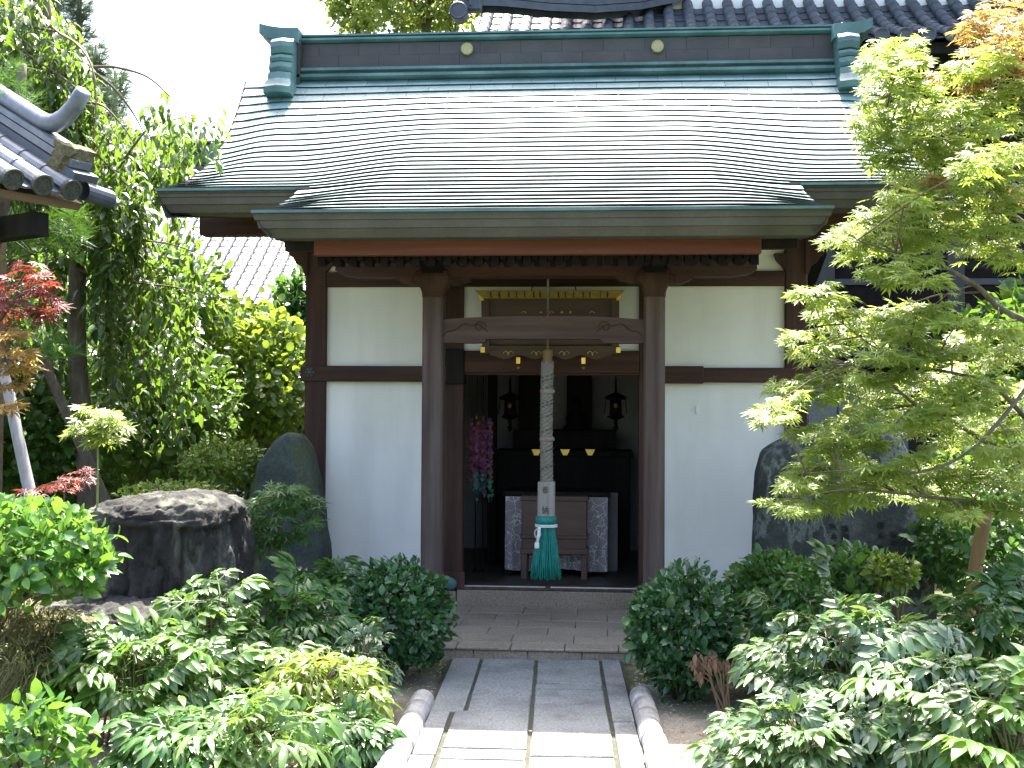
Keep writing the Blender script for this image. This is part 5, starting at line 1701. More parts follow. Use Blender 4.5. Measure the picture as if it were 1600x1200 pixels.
def shrub(px, py, Y, rxp, rzp, label, mat, n, leaf, size, n_single, name='clipped_shrub', group=None, cat='shrub', depth=1.0, out=.75, shell=.55, key=None, flat=0.0, ground_z=-.04, root=(0, 0)):
    """rounded shrub: leaves through the outer shell of an uneven ellipsoid over branching stems"""
    c = np.array(at(px, py, Y)); s = Y / F_PX
    ext = np.array([rxp * s, rxp * s * depth, rzp * s])
    o = empty(name, (c[0], c[1], ground_z), label, cat, group)
    d = rdir(n)
    if flat: d[:, 2] = np.where(d[:, 2] < -.3, d[:, 2] * (1 - flat), d[:, 2]); d = nrm_(d)
    lump = np.array([1 + .24 * noise.noise(Vector(x * 2.3) + Vector((px * .01, 0, 0))) + .13 * noise.noise(Vector(x * 5.5) + Vector((0, px * .01, 0))) for x in d])
    lump *= np.where(rng.random(n) < .03, rng.uniform(1.05, 1.2, n), 1)
    rad = (shell + (1 - shell) * rng.random(n) ** .6) * lump
    pos = c + d * ext * rad[:, None]
    keep = pos[:, 2] > ground_z + .02
    pos, d = pos[keep], d[keep]; n = len(pos)
    axis = nrm_(d * out + rng.normal(size=(n, 3)) * .55 + np.array([0, 0, .15]))
    nor = d * .6 + rng.normal(size=(n, 3)) * .45 + np.array([0, -.1, .5])
    foliage(o, leaf, mat, pos, axis, nor, rng.uniform(size[0], size[1], n), n_single, key=key)
    b = Vector((c[0] + root[0], c[1] + root[1], ground_z))
    sel = rng.choice(n, size=min(n, 12), replace=False)
    tips = [Vector(c + d[i] * ext * .7) for i in sel]
    stems(o, b, tips, .012, .004, M['twig'], 'stem', .05)
    return o

OV = [leaf_oval(.5), leaf_oval(.58, .3, .3)]
LAN = [leaf_lance()]
RND = [leaf_round()]
PAL7, PAL5 = [leaf_palm(7, .22)], [leaf_palm(5, .26)]

# clipped shrubs flanking the step
shrub(624, 962, 7.35, 76, 84, 'dark glossy clipped round shrub beside the left porch pillar base', L['clipped'], 2600, OV, (.045, .07), 260, group='clipped shrubs by the step', key='ovc', ground_z=-.04)
shrub(1068, 985, 7.0, 80, 92, 'dark glossy clipped shrub beside the withered brown plant', L['clipped'], 2900, OV, (.045, .07), 260, group='clipped shrubs by the step', key='ovc')
shrub(1215, 935, 7.7, 82, 66, 'matte green clipped shrub in front of the plaster wall and inscribed stone', L['clipped2'], 2200, OV, (.05, .075), 200, group='clipped shrubs by the step', key='ovc2')
shrub(1335, 905, 7.9, 75, 45, 'dark low shrub at the foot of the inscribed stone', L['clipped2'], 1300, OV, (.05, .08), 100, name='low_shrub', key='ovc2')
shrub(1395, 895, 7.5, 34, 22, 'small pale-leaved shrub lit by the sun before the inscribed stone', L['bright'], 260, OV, (.05, .08), 120, name='low_shrub', key='ovb')
shrub(1540, 850, 8.6, 110, 75, 'dark evergreen shrub behind the brown wooden stake', L['clipped2'], 2600, OV, (.06, .09), 100, name='evergreen_shrub', key='ovc2')
shrub(1600, 780, 10.5, 140, 130, 'shaded tall evergreen shrub beyond the inscribed stone', L['dark'], 2600, OV, (.08, .12), 60, name='evergreen_shrub', key='ovd')

# bright broad-leaved shrub overhanging the grass tufts on the left
shrub(40, 868, 5.6, 135, 82, 'bright green broad-leaved shrub overhanging the dry grass tufts', L['camellia'], 1500, [leaf_oval(.62, .3, .25)], (.055, .09), 280, name='broadleaf_shrub', depth=.8, key='cam', shell=.5, flat=.5, root=(-.7, .5))
for (a, b) in (((-10, 960), (110, 930)),):
    p0, p1 = at(-40, 990, 5.7), at(95, 905, 5.6)
    e_ = [o for o in bpy.data.objects if o.name.startswith('broadleaf_shrub')][0]
    MB().tube([p0, p0.lerp(p1, .5) + Vector((0, 0, .02)), p1], [.016, .012, .007], 7).build('branch', M['bark'], e_, smooth=True)
shrub(50, 1175, 4.9, 88, 85, 'low glossy green shrub growing below the dry grass tufts', L['camellia'], 420, [leaf_oval(.5, .3, .25)], (.07, .10), 250, name='broadleaf_shrub', depth=.8, key='cam2', shell=.35)

# dry grass tufts on the flank of the lower boulder
gt = [leaf_grass(10, s) for s in range(4)]
for i, (px, py, Y, lab) in enumerate(((78, 985, 5.75, 'dry olive grass tuft hanging under the broad-leaved shrub'), (35, 1040, 5.6, 'dry olive grass tuft at the lower boulder foot'), (22, 975, 5.85, 'dry olive grass tuft behind the overhanging branch'), (72, 1050, 5.65, 'dry olive grass tuft against the lower boulder face'))):
    c = np.array(at(px, py, Y))
    o = empty('grass_tuft', c, lab, 'grass tuft', 'dry grass tufts')
    n = 60
    pos = c + rng.normal(size=(n, 3)) * np.array([.075, .06, .06])
    foliage(o, gt, L['fern'], pos, np.stack([rnd(n), rnd(n), np.zeros(n)], 1), np.stack([rnd(n) * .3, rnd(n) * .3 - .3, np.ones(n)], 1), rng.uniform(.12, .20, n), 0)
bk = boulder('bank', 20, 6.15, at(30, 960, 6.2).z, .45, .38, M['moss'], 2.2, label='mossy earth bank carrying the dry grass tufts', cat='bank')

# peonies
peony(205, 962, 5.75, 118, 'large grey-green peony bush before the lower boulder', L['peony'], 62, (.24, .34))
peony(330, 890, 6.3, 72, 'sunlit grey-green peony bush in front of the flat-topped boulder', L['peony'], 46, (.22, .30))
peony(452, 898, 6.75, 78, 'bright green lobed peony bush below the standing stone', L['peony_deep'], 46, (.24, .32))
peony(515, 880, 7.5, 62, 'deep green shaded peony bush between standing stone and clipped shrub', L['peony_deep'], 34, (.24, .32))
peony(500, 1005, 5.9, 92, 'yellow-green narrow-leaved peony bush beside the tile edging', L['peony_yellow'], 60, (.19, .27), narrow=True)
peony(578, 965, 6.35, 42, 'pale small-leaved peony sprig next to the clipped shrub', L['peony_silver'], 24, (.14, .19))
peony(395, 1075, 5.25, 115, 'glossy narrow-leaved green peony bush behind the flat white stone', L['peony'], 48, (.22, .30), narrow=True)
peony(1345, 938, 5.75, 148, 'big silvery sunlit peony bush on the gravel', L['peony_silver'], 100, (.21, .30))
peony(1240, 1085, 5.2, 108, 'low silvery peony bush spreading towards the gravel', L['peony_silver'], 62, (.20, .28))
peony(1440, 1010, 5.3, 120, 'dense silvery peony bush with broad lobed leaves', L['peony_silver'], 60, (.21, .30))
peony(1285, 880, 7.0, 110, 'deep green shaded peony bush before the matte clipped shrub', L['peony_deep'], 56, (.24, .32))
peony(1560, 862, 6.5, 95, 'green peony bush around the brown wooden stake', L['peony_deep'], 54, (.24, .33))
peony(1575, 1015, 5.0, 95, 'light green peony bush with long drooping lobed leaves', L['peony'], 44, (.24, .33))
peony(1172, 1075, 5.7, 42, 'small sparse peony with pale leaves beside the withered plant', L['peony_silver'], 16, (.17, .24))

peony(300, 985, 6.0, 84, 'broad-leaved peony bush between the two boulders and the yellow peony', L['peony'], 44, (.22, .30))
peony(285, 1110, 5.15, 84, 'dark-stemmed peony bush beside the flat white stone', L['peony_deep'], 34, (.22, .30))
peony(545, 1115, 5.55, 50, 'small deep green peony drooping over the gravel edge', L['peony_deep'], 22, (.18, .25))
peony(395, 985, 6.2, 80, 'leafy green peony bush behind the yellow-green one', L['peony'], 44, (.22, .30))
# withered brown plant
wp = empty('withered_plant', ground(1132, 1116), 'withered brown plant with curled dead leaves on the gravel', 'plant')
wb = Vector(wp.location)
for i in range(13):
    t = at(1128 + random.uniform(-44, 40), random.uniform(1008, 1055), wb.y + random.uniform(-.08, .08))
    mid = wb.lerp(t, .55) + Vector((0, 0, .06))
    MB().tube([wb + Vector((random.uniform(-.03, .03), 0, 0)), mid, t], [.005, .004, .003], 5).build('stem', M['withered'], wp)
    n = 7
    pos = np.array(t) + rng.normal(size=(n, 3)) * .014
    foliage(wp, [leaf_lance()], M['withered'], pos, np.stack([rnd(n) * .3, rnd(n) * .3, -np.ones(n)], 1), np.stack([rnd(n), -np.ones(n), rnd(n)], 1), rng.uniform(.035, .065, n), n, name='dead_leaf', key='dead')

# ------------------------------------------------------------------ maples
def spray_leaves(c, ex, n, tilt_z=.0, dome=.25):
    """leaf positions on a nearly flat layered spray"""
    a = rng.random(n) * 2 * math.pi; r = np.sqrt(rng.random(n))
    p = np.stack([np.cos(a) * r * ex[0], np.sin(a) * r * ex[1], rng.normal(size=n) * ex[2] * .45 - dome * ex[2] * r * r], 1)
    sl = rng.normal() * .16 + .10
    p[:, 2] += p[:, 0] * sl + p[:, 1] * rng.normal() * .15
    axis = np.stack([np.cos(a) + rnd(n) * .8, np.sin(a) + rnd(n) * .8 - .3, -.35 + rnd(n) * .45], 1)
    nor = np.stack([rnd(n) * .5, rnd(n) * .5 - .5, np.ones(n)], 1)
    return np.asarray(c) + p, axis, nor

def limb(parent, pts, r0, r1, mat, name='branch', n=7):
    # smooth through the given points
    P = [Vector(p) for p in pts]
    out = []
    for i in range(len(P) - 1):
        p0, p1, p2, p3 = P[max(i - 1, 0)], P[i], P[i + 1], P[min(i + 2, len(P) - 1)]
        for k in range(5):
            t = k / 5
            out.append(.5 * ((2 * p1) + (p2 - p0) * t + (2 * p0 - 5 * p1 + 4 * p2 - p3) * t * t + (3 * p1 - p0 - 3 * p2 + p3) * t ** 3))
    out.append(P[-1])
    m = len(out)
    MB().tube(out, [r0 + (r1 - r0) * i / (m - 1) for i in range(m)], n).build(name, mat, parent, smooth=True)
    return out

mp = empty('maple_tree', (2.75, 7.0, -.04), 'layered yellow-green Japanese maple with orange upper leaves', 'tree')
limb(mp, [(2.78, 7.0, -.1), (2.75, 7.0, .6), (2.82, 6.95, 1.3), (2.9, 6.9, 2.2), (2.85, 6.9, 3.2), (2.75, 6.8, 4.4)], .075, .03, M['bark'], 'trunk', 10)
limbs = []
def ml(pts, r0, r1): limbs.extend(limb(mp, [at(*p) for p in pts], r0, r1, M['bark']))
ml([(1640, 520, 6.9), (1600, 500, 6.9), (1560, 480, 6.8), (1530, 450, 6.7), (1490, 425, 6.6), (1450, 405, 6.6), (1400, 395, 6.6), (1340, 375, 6.5)], .022, .004)
ml([(1660, 420, 6.9), (1600, 350, 7.0), (1550, 320, 7.0), (1500, 280, 7.1), (1450, 215, 7.1), (1420, 150, 7.2), (1400, 90, 7.2)], .022, .004)
ml([(1650, 300, 6.9), (1610, 220, 6.9), (1590, 120, 6.9), (1570, 20, 6.9), (1550, -80, 6.9)], .02, .006)
ml([(1660, 800, 6.9), (1600, 725, 6.9), (1540, 690, 6.8), (1490, 660, 6.7), (1440, 640, 6.6), (1390, 600, 6.6), (1330, 570, 6.6), (1270, 550, 6.6)], .02, .003)
ml([(1650, 700, 6.9), (1590, 640, 6.9), (1550, 600, 6.8), (1500, 585, 6.7), (1430, 570, 6.7), (1370, 545, 6.7), (1310, 500, 6.8)], .018, .003)
ml([(1640, 820, 6.9), (1560, 790, 6.8), (1480, 780, 6.6), (1400, 770, 6.5), (1320, 765, 6.4), (1240, 780, 6.4)], .016, .003)
ml([(1650, 300, 7.0), (1560, 260, 7.0), (1500, 260, 7.0), (1440, 240, 7.0), (1380, 200, 7.0)], .014, .003)
ml([(1640, 560, 6.8), (1560, 660, 6.6), (1500, 715, 6.5), (1420, 740, 6.4), (1330, 735, 6.4), (1260, 740, 6.4)], .013, .003)
SPR = []   # px, py, half width px, half height px
SPR += [(1395, 75, 38, 16), (1375, 95, 30, 14), (1400, 110, 36, 16), (1420, 85, 22, 12), (1385, 135, 34, 14), (1430, 95, 20, 10), (1365, 160, 26, 12), (1400, 165, 45, 16), (1440, 150, 32, 13), (1360, 185, 28, 13), (1395, 195, 50, 17), (1440, 200, 48, 16), (1480, 175, 38, 15), (1375, 222, 30, 13), (1420, 235, 50, 16), (1380, 245, 26, 10), (1470, 240, 45, 16)]
SPR += [(1540, 95, 45, 18), (1580, 140, 40, 18), (1500, 110, 26, 11), (1520, 160, 42, 15), (1560, 190, 48, 18), (1510, 215, 45, 15), (1590, 240, 45, 18), (1540, 250, 48, 16)]
SPR += [(1430, 275, 42, 13), (1480, 290, 45, 15), (1540, 295, 50, 16), (1590, 310, 40, 16), (1415, 310, 36, 11), (1460, 330, 45, 14), (1380, 330, 36, 11), (1510, 340, 50, 15), (1570, 355, 50, 16), (1345, 350, 42, 13), (1400, 360, 50, 14), (1320, 375, 32, 11), (1460, 370, 48, 13), (1370, 390, 50, 13), (1420, 410, 48, 12), (1540, 385, 40, 11), (1590, 400, 36, 12), (1385, 425, 36, 10), (1440, 435, 42, 11)]
SPR += [(1270, 452, 32, 9), (1300, 468, 28, 8), (1285, 488, 26, 8), (1255, 525, 30, 10), (1275, 550, 38, 12), (1310, 490, 30, 9), (1335, 505, 34, 10), (1370, 490, 38, 10), (1405, 480, 32, 9), (1345, 530, 40, 11), (1390, 515, 42, 11), (1430, 500, 38, 10), (1455, 480, 30, 9), (1420, 530, 36, 10), (1500, 500, 26, 8), (1520, 520, 34, 10), (1560, 515, 40, 11), (1595, 540, 40, 13)]
SPR += [(1240, 600, 40, 9), (1290, 585, 40, 11), (1215, 628, 36, 9), (1260, 615, 36, 10), (1320, 610, 36, 10), (1215, 650, 26, 7), (1350, 590, 26, 8), (1380, 560, 40, 10), (1440, 555, 42, 11), (1490, 545, 42, 11), (1550, 560, 48, 13), (1400, 590, 46, 11), (1460, 590, 48, 12), (1520, 600, 48, 13), (1580, 610, 48, 14), (1370, 625, 46, 11), (1430, 625, 48, 12), (1490, 635, 48, 12), (1550, 650, 48, 13), (1595, 665, 40, 13), (1340, 650, 46, 10), (1400, 660, 48, 11), (1460, 665, 48, 11), (1520, 680, 48, 12), (1580, 700, 48, 14), (1260, 670, 34, 9), (1300, 680, 38, 10)]
SPR += [(1290, 705, 40, 11), (1340, 695, 40, 10), (1270, 735, 44, 12), (1320, 725, 46, 12), (1370, 735, 48, 12), (1420, 715, 36, 10), (1250, 755, 30, 9), (1290, 760, 44, 11), (1340, 755, 48, 11), (1400, 755, 48, 12), (1450, 740, 48, 13), (1510, 735, 48, 13), (1570, 745, 50, 14), (1425, 768, 46, 10), (1485, 756, 48, 12), (1550, 785, 44, 12), (1595, 800, 40, 14), (1465, 795, 26, 7), (1510, 805, 22, 6), (1230, 790, 42, 7), (1275, 792, 38, 7), (1345, 780, 34, 7)]
ORG = [(1560, 15, 50, 20), (1595, 40, 40, 22), (1530, 40, 34, 15), (1575, 75, 45, 20), (1600, 105, 36, 20), (1545, 65, 36, 15), (1470, 118, 14, 7), (1485, 330, 10, 6), (1600, 300, 22, 9), (1520, 130, 20, 8), (1460, 280, 14, 6)]
P_, A_, N_ = [], [], []
Po, Ao, No = [], [], []
lim = np.array([list(p) for p in limbs])
def add_spray(s, store, dens=1.0):
    px, py, wx, wz = s
    Y = 6.75 + .35 * rng.normal() * .8
    c = at(px, py, Y); k = Y / F_PX
    nn = int(dens * (26 + wx * wz * .13))
    p, a, n_ = spray_leaves(c, (wx * k * 1.08, wx * k * .9, wz * k * 1.35), nn)
    store[0].append(p); store[1].append(a); store[2].append(n_)
    dl = lim - np.array(c)
    j = np.argmin((dl ** 2 * np.array([1, 1, 5])).sum(1) + (lim[:, 0] < c.x) * .15)
    q = Vector(lim[j])
    if (q - c).length < 1.4:
        mid = q.lerp(c, .55) + Vector((0, 0, .03))
        MB().tube([q, mid, Vector(c), Vector(c) + (Vector(c) - mid) * .5], [.006, .0045, .003, .0015], 5).build('twig', M['twig'], mp)
for s in SPR: add_spray(s, (P_, A_, N_))
for s in ORG: add_spray(s, (Po, Ao, No))
P_, A_, N_ = map(np.concatenate, (P_, A_, N_)); Po, Ao, No = map(np.concatenate, (Po, Ao, No))
foliage(mp, PAL7, L['maple'], P_, A_, N_, rng.uniform(.046, .070, len(P_)), 300, key='pal7')
foliage(mp, PAL7, L['maple_orange'], Po, Ao, No, rng.uniform(.042, .064, len(Po)), 0, key='pal7o', rest='orange_foliage')

def small_maple(name, label, base, sprays, mat, sz, trunk_pts, tr=.012, single=60, stem_mat='greenstem', leaf=PAL7, key='sm', dens=1.0):
    o = empty(name, base, label, 'tree')
    tp = limb(o, trunk_pts, tr, tr * .5, M[stem_mat], 'trunk')
    A, B, C = [], [], []
    for px, py, Y, wx, wz, nn in sprays:
        c = at(px, py, Y); k = Y / F_PX
        p, a, n_ = spray_leaves(c, (wx * k, wx * k * .8, wz * k), int(nn * dens))
        A.append(p); B.append(a); C.append(n_)
        q = tp[-1] if (tp[-1] - c).length < (tp[len(tp) // 2] - c).length else tp[len(tp) // 2]
        MB().tube([q, q.lerp(c, .5) + Vector((0, 0, .02)), c], [tr * .45, tr * .3, tr * .15], 5).build('twig', M[stem_mat], o)
    A, B, C = map(np.concatenate, (A, B, C))
    foliage(o, leaf, mat, A, B, C, rng.uniform(sz * .75, sz * 1.2, len(A)), single, key=key)
    return o
# yellow sapling growing by the boulder
bz = at(160, 790, 6.9)
small_maple('maple_sapling', 'slender pale yellow maple sapling growing from the boulder edge', (bz.x, 6.9, .0), [(150, 655, 6.9, 38, 12, 60), (180, 665, 6.9, 26, 10, 36), (125, 672, 6.9, 20, 9, 28), (165, 685, 6.9, 26, 9, 36), (140, 640, 6.95, 20, 8, 24)], L['maple'], .07,
            [(bz.x - .02, 6.9, .0), (bz.x - .02, 6.9, .6), tuple(at(152, 800, 6.9)), tuple(at(153, 720, 6.9)), tuple(at(152, 668, 6.9))], .010, 90, key='smy')
bz = at(440, 900, 7.6)
small_maple('maple_sapling', 'small dark green maple sapling in front of the standing stone', (bz.x, 7.6, -.04), [(440, 765, 7.6, 36, 12, 50), (415, 785, 7.6, 36, 12, 50), (465, 785, 7.6, 34, 12, 46), (440, 800, 7.6, 46, 14, 60), (480, 815, 7.6, 24, 9, 26), (405, 815, 7.6, 28, 12, 36), (440, 835, 7.6, 40, 13, 50), (415, 850, 7.6, 20, 9, 24)], L['maple_dark'], .07,
            [(bz.x, 7.6, -.05), (bz.x, 7.6, .4), tuple(at(438, 840, 7.6)), tuple(at(440, 775, 7.6))], .012, 120, 'twig', key='smd')
rt_ = at(-40, 700, 7.3)
small_maple('red_maple', 'red and orange leaved maple beside the silver-grey pole', (rt_.x, 7.3, -.04), [(40, 425, 7.3, 36, 22, 30), (70, 445, 7.3, 28, 20, 26), (35, 455, 7.3, 40, 20, 30), (60, 480, 7.3, 40, 22, 34), (20, 490, 7.3, 34, 20, 24), (75, 490, 7.3, 22, 16, 14)], L['maple_red'], .075,
            [(rt_.x, 7.3, -.1), (rt_.x - .03, 7.3, 1.2), (rt_.x + .02, 7.3, 2.0), tuple(at(20, 470, 7.3))], .03, 110, 'bark', key='smr')
small_maple('orange_maple', 'orange-brown maple spray above the silver-grey pole tip', (rt_.x - .15, 7.1, -.04), [(20, 550, 7.2, 34, 10, 44), (25, 575, 7.2, 34, 9, 40), (15, 520, 7.2, 30, 8, 30), (10, 635, 7.0, 26, 6, 26), (20, 600, 7.2, 22, 8, 18)], L['maple_orange'], .075,
            [(rt_.x - .15, 7.1, -.1), (rt_.x - .12, 7.1, .9), tuple(at(-20, 600, 7.1)), tuple(at(10, 560, 7.2))], .025, 60, 'bark', key='smo')
bz = at(95, 790, 7.1)
small_maple('red_maple_seedling', 'low reddish maple seedling behind the broad-leaved shrub', (bz.x, 7.1, -.04), [(60, 765, 7.1, 40, 8, 22), (110, 748, 7.1, 32, 8, 20), (90, 762, 7.1, 34, 8, 16), (130, 735, 7.1, 16, 6, 8), (30, 775, 7.1, 24, 8, 12)], L['maple_red'], .055,
            [(bz.x, 7.1, -.05), (bz.x, 7.1, .6), tuple(at(100, 790, 7.1)), tuple(at(100, 752, 7.1))], .009, 40, 'twig', key='smr2')

# ------------------------------------------------------------------ weeping cherry and the garden behind it
ch = empty('weeping_cherry', at(130, 720, 10.0), 'big weeping cherry tree with long drooping leafy branches', 'tree')
ch.location.z = -.04
tb = Vector(ch.location)
limb(ch, [(tb.x, 10, -.1), (tb.x + .05, 10, 1.0), (tb.x - .05, 9.95, 2.2), tuple(at(120, 330, 9.8)), tuple(at(90, 150, 9.8)), tuple(at(60, -60, 9.8))], .10, .05, M['bark'], 'trunk', 12)
arcs = [[(60, 20, 9.6), (90, 50, 9.4), (130, 75, 9.2), (145, 110, 9.0)], [(40, 40, 9.6), (100, 55, 9.4), (140, 95, 9.0), (150, 160, 8.9), (145, 230, 8.8)],
        [(145, 105, 9.0), (180, 105, 9.0), (230, 120, 9.0), (270, 155, 9.0), (290, 175, 9.0)], [(145, 112, 9.0), (180, 140, 9.1), (210, 180, 9.2), (230, 220, 9.3)],
        [(0, 55, 9.5), (50, 90, 9.4), (110, 130, 9.3), (150, 170, 9.2)], [(130, 160, 9.4), (160, 165, 9.3), (190, 195, 9.3), (210, 225, 9.3)],
        [(180, 270, 9.6), (215, 220, 9.5), (240, 195, 9.5), (280, 185, 9.4), (335, 172, 9.3)], [(100, 200, 9.6), (150, 240, 9.5), (200, 290, 9.5), (250, 330, 9.6)], [(110, 330, 9.8), (180, 370, 9.6), (260, 380, 9.6), (320, 400, 9.8)], [(120, 420, 9.8), (200, 440, 9.7), (280, 450, 9.8), (340, 470, 9.9)]]
for a in arcs: limb(ch, [at(*p) for p in a], .014, .003, M['twig'])
whips = []
for i in range(560):
    px = random.uniform(-25, 310)
    top = float(np.interp(px, [-30, 60, 110, 150, 175, 215, 250, 300, 330], [-30, -30, 20, 120, 190, 215, 190, 250, 330]))
    y0 = top + abs(random.gauss(0, 1)) * 170
    if y0 > 610: continue
    if px > 225 and (y0 < 400 or random.random() < .55): continue
    whips.append((px, y0, random.uniform(9.3, 11.2), random.uniform(90, 200)))
for i in range(95):
    px = random.uniform(150, 300)
    whips.append((px, float(np.interp(px, [150, 200, 240, 300], [130, 195, 190, 200])) + abs(random.gauss(0, 1)) * 55, random.uniform(10.0, 12.0), random.uniform(50, 110)))
whips += [(252, 140, 9.0, 60), (262, 165, 9.0, 55), (280, 175, 9.0, 90), (300, 180, 9.2, 70), (320, 178, 9.2, 60), (335, 180, 9.2, 50), (340, 178, 9.2, 90), (312, 185, 9.2, 65), (290, 180, 9.2, 80), (270, 185, 9.3, 95), (306, 330, 12.0, 130), (300, 400, 12.0, 100), (230, 150, 9.0, 40), (240, 175, 9.0, 60), (302, 390, 12.4, 120), (330, 440, 12.6, 60)]
P_, A_, N_, S_ = [], [], [], []
wm = MB()
for px, y0, Y, ln in whips:
    a = at(px, y0, Y); k = Y / F_PX
    n = int(ln / 4.2)
    sway = random.uniform(-.12, .16)
    pts = [Vector((a.x + sway * ln * k * t * (1 - .4 * t), Y + random.uniform(-.01, .01), a.z - ln * k * t + .25 * ln * k * math.sin(math.pi * min(1, t * 1.3)) * .2)) for t in np.linspace(0, 1, 6)]
    wm.tube(pts, .003, 4)
    for j in range(n):
        t = random.random()
        p = pts[min(4, int(t * 5))].lerp(pts[min(5, int(t * 5) + 1)], t * 5 % 1)
        an = random.random() * 6.28
        P_.append(p + Vector((random.gauss(0, .03), random.gauss(0, .04), random.gauss(0, .02)))); A_.append((math.cos(an) * .7, math.sin(an) * .7, random.uniform(-1.1, -.15))); N_.append((math.cos(an) + random.uniform(-.6, .6), math.sin(an) - .2, .7 + random.uniform(-.5, .5))); S_.append(random.uniform(.075, .13))
wm.build('hanging_twigs', M['twig'], ch, kind='stuff')
foliage(ch, LAN, L['cherry'], P_, A_, N_, S_, 300, key='lance')

shrub(385, 590, 15.0, 118, 125, 'yellow-green round-leaved tall shrub beside the hall corner', L['bright'], 5200, RND, (.075, .12), 220, name='tall_shrub', key='rnd', shell=.35)
shrub(285, 640, 12.2, 90, 100, 'green leafy shrub between the cherry and the round-leaved shrub', L['cherry'], 1700, OV, (.08, .12), 80, name='tall_shrub', key='ovg', shell=.4)
shrub(350, 725, 9.2, 72, 36, 'low sunlit hedge of small leaves behind the flat-topped boulder', L['bright'], 1900, OV, (.04, .06), 100, name='low_hedge', key='ovh', shell=.4)
shrub(462, 530, 16.6, 40, 110, 'dark green upright tree squeezed beside the hall corner', L['clipped2'], 1500, LAN, (.15, .22), 60, name='upright_tree', cat='tree', key='lanu', shell=.3)
shrub(270, 770, 8.0, 85, 18, 'cushion of tiny yellow-green leaves on top of the boulder', L['bright'], 900, OV, (.025, .04), 60, name='cushion_plant', cat='plant', key='ovt', shell=.4)
shrub(190, 640, 11.8, 150, 130, 'dark evergreen shrub filling the space beneath the cherry', L['dark'], 3600, OV, (.09, .14), 80, name='evergreen_shrub', key='ovd', shell=.3)
shrub(40, 680, 10.2, 110, 120, 'dark evergreen shrub behind the silver-grey pole', L['dark'], 2800, OV, (.08, .13), 80, name='evergreen_shrub', key='ovd', shell=.3)
shrub(60, 520, 12.8, 160, 140, 'broad dark evergreen tree behind the gate roof', L['dark'], 3400, OV, (.11, .16), 60, name='evergreen_tree', cat='tree', key='ovd', shell=.3)
shrub(230, 460, 13.8, 130, 90, 'leafy green tree in front of the pale tiled roof', L['cherry'], 2200, OV, (.11, .16), 60, name='evergreen_tree', cat='tree', key='ovg', shell=.3)
shrub(-120, 560, 9.5, 120, 300, 'tall dark evergreen tree beside the garden gate', L['dark'], 4000, OV, (.11, .16), 0, name='evergreen_tree', cat='tree', key='ovd', shell=.3)

# pine with needle tufts behind the gate roof
pn = empty('pine_tree', at(30, 900, 8.9), 'pine with long bright needle tufts under the gate eave', 'tree')
pn.location.z = -.04
pb_ = Vector(pn.location)
limb(pn, [(pb_.x - .5, 8.9, -.1), (pb_.x - .4, 8.9, 1.5), tuple(at(-20, 420, 8.9)), tuple(at(20, 250, 8.9)), tuple(at(35, 100, 8.9))], .09, .035, M['bark'], 'trunk', 10)
TU = [leaf_tuft(30, s) for s in range(3)]
P_ = []
for px, py, n in ((28, 130, 7), (40, 160, 6), (15, 110, 5), (95, 345, 9), (115, 355, 7), (75, 360, 7), (60, 390, 6), (110, 380, 6), (20, 440, 8), (8, 455, 6), (60, 545, 7), (75, 560, 6), (20, 400, 8), (45, 375, 6), (130, 365, 5), (100, 400, 5)):
    c = np.array(at(px, py, 8.8))
    limb(pn, [tuple(at(5, py + 30, 8.9)), tuple(Vector(c).lerp(at(5, py + 30, 8.9), .5)), tuple(c)], .010, .005, M['twig'])
    for k in range(n): P_.append(c + rng.normal(size=3) * np.array([.07, .10, .05]))
P_ = np.array(P_); n = len(P_)
foliage(pn, TU, L['pine'], P_, np.stack([rnd(n) * .8 + .2, rnd(n) * .8, np.full(n, .7)], 1), rdir(n), rng.uniform(.13, .19, n), n, name='needle_tuft', key='tuft')

# conifers and trees far behind
def conifer(px, py_top, Y, rpx, label, n, seed):
    top = at(px, py_top, Y); k = Y / F_PX
    o = empty('conifer', (top.x, Y, -.04), label, 'tree', 'conifers behind the cherry')
    limb(o, [(top.x, Y, -.1), (top.x, Y, top.z * .6), (top.x, Y, top.z)], .2, .02, M['bark'], 'trunk', 8)
    t = rng.random(n); az = rng.random(n) * 6.283
    zz = top.z - t * (top.z - 1.0)
    rr = (.08 + t * 1.0) * rpx * k * (.35 + .65 * rng.random(n)) * (1 + .35 * np.sin(zz * 7 + seed))
    pos = np.stack([top.x + np.cos(az) * rr, Y + np.sin(az) * rr, zz - .2 * rr], 1)
    axis = np.stack([np.cos(az), np.sin(az), np.full(n, .45)], 1)
    foliage(o, [leaf_tuft(16, s, .55) for s in range(3)], L['conifer'], pos, axis, rdir(n), rng.uniform(.22, .40, n), 0)
conifer(125, -40, 17, 60, 'tall grey-green conifer rising behind the cherry crown', 900, 1)
conifer(90, -110, 19, 85, 'broad tall conifer with cones behind the cherry', 1300, 2)
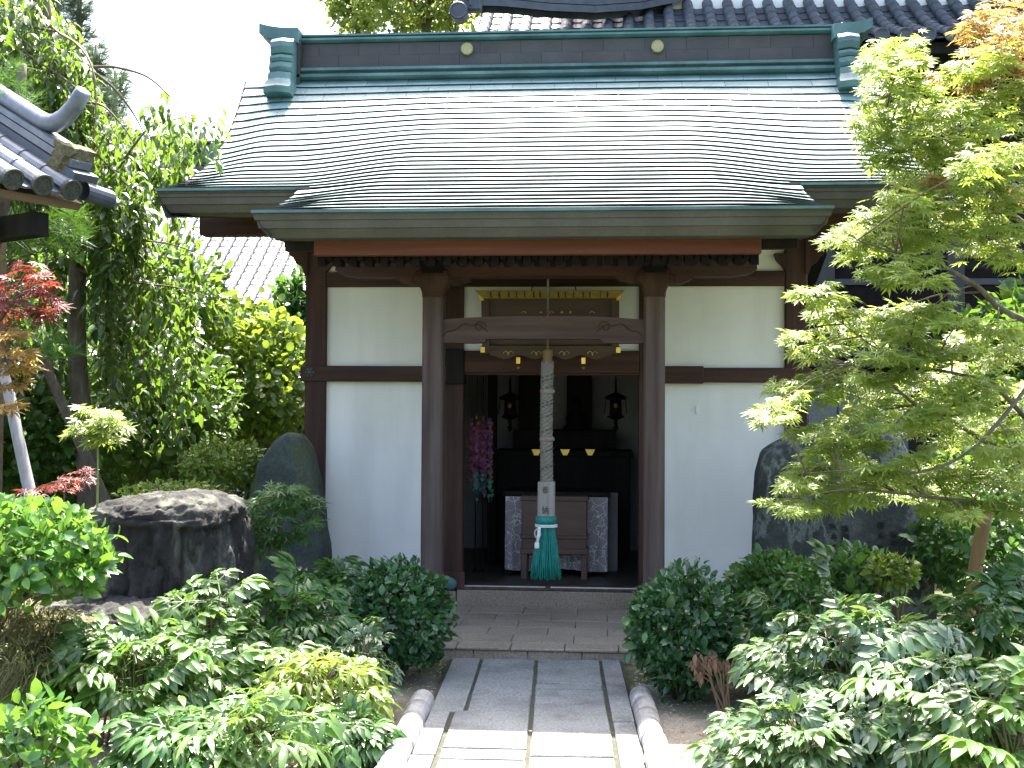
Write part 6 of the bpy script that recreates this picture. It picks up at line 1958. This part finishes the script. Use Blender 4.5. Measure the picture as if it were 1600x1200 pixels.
conifer(150, 70, 16, 45, 'slim shorter conifer with ragged tips behind the cherry', 700, 3)
conifer(180, 110, 17.5, 40, 'lowest ragged conifer in front of the open sky', 600, 4)

def far_tree(px, py, Y, rx_, rz_, label, n, mat=None):
    c = np.array(at(px, py, Y)); k = Y / F_PX
    o = empty('background_tree', (c[0], Y, -.04), label, 'tree', 'trees beyond the halls')
    limb(o, [(c[0], Y, -.1), (c[0] + .1, Y, c[2] * .5), (c[0], Y, c[2])], .22, .06, M['bark'], 'trunk', 8)
    d = rdir(n)
    lump = np.array([1 + .35 * noise.noise(Vector(x * 2.1) + Vector((px * .02, 1, 0))) + .2 * noise.noise(Vector(x * 5)) for x in d])
    pos = c + d * np.array([rx_ * k, rx_ * k, rz_ * k]) * ((.35 + .65 * rng.random(n) ** .5) * lump)[:, None]
    for i in range(10):
        q = Vector(c + d[i] * np.array([rx_ * k, rx_ * k, rz_ * k]) * .8)
        limb(o, [(c[0], Y, max(1, c[2] - rz_ * k)), tuple(Vector((c[0], Y, c[2])).lerp(q, .5)), tuple(q)], .06, .015, M['twig'])
    foliage(o, [leaf_spray(s) for s in range(3)], mat or L['tree'], pos, d + rng.normal(size=(n, 3)) * .5, rng.normal(size=(n, 3)) + np.array([0, 0, 1]), rng.uniform(.28, .45, n), 0)
far_tree(665, -30, 21, 110, 75, 'light green tree crown showing above the copper ridge', 430)
far_tree(560, 5, 22, 45, 38, 'small sparse green crown left of the hip ridge tip', 130)
far_tree(880, -60, 23, 140, 70, 'light green tree behind the sweeping hip ridge', 330)
far_tree(-60, 250, 18, 160, 260, 'big leafy tree rising behind the garden gate', 1500)
far_tree(40, 620, 16, 200, 160, 'dense leafy tree mass low behind the cherry trunk', 1500, L['dark'])
far_tree(250, 640, 18, 130, 120, 'dark leafy tree low in front of the pale tiled hall', 1000, L['dark'])
far_tree(400, 640, 19, 110, 120, 'leafy tree hiding the wall of the pale tiled hall', 1000, L['cherry'])
far_tree(1620, 640, 13, 120, 150, 'shaded leafy tree beside the dark timber hall', 900, L['dark'])
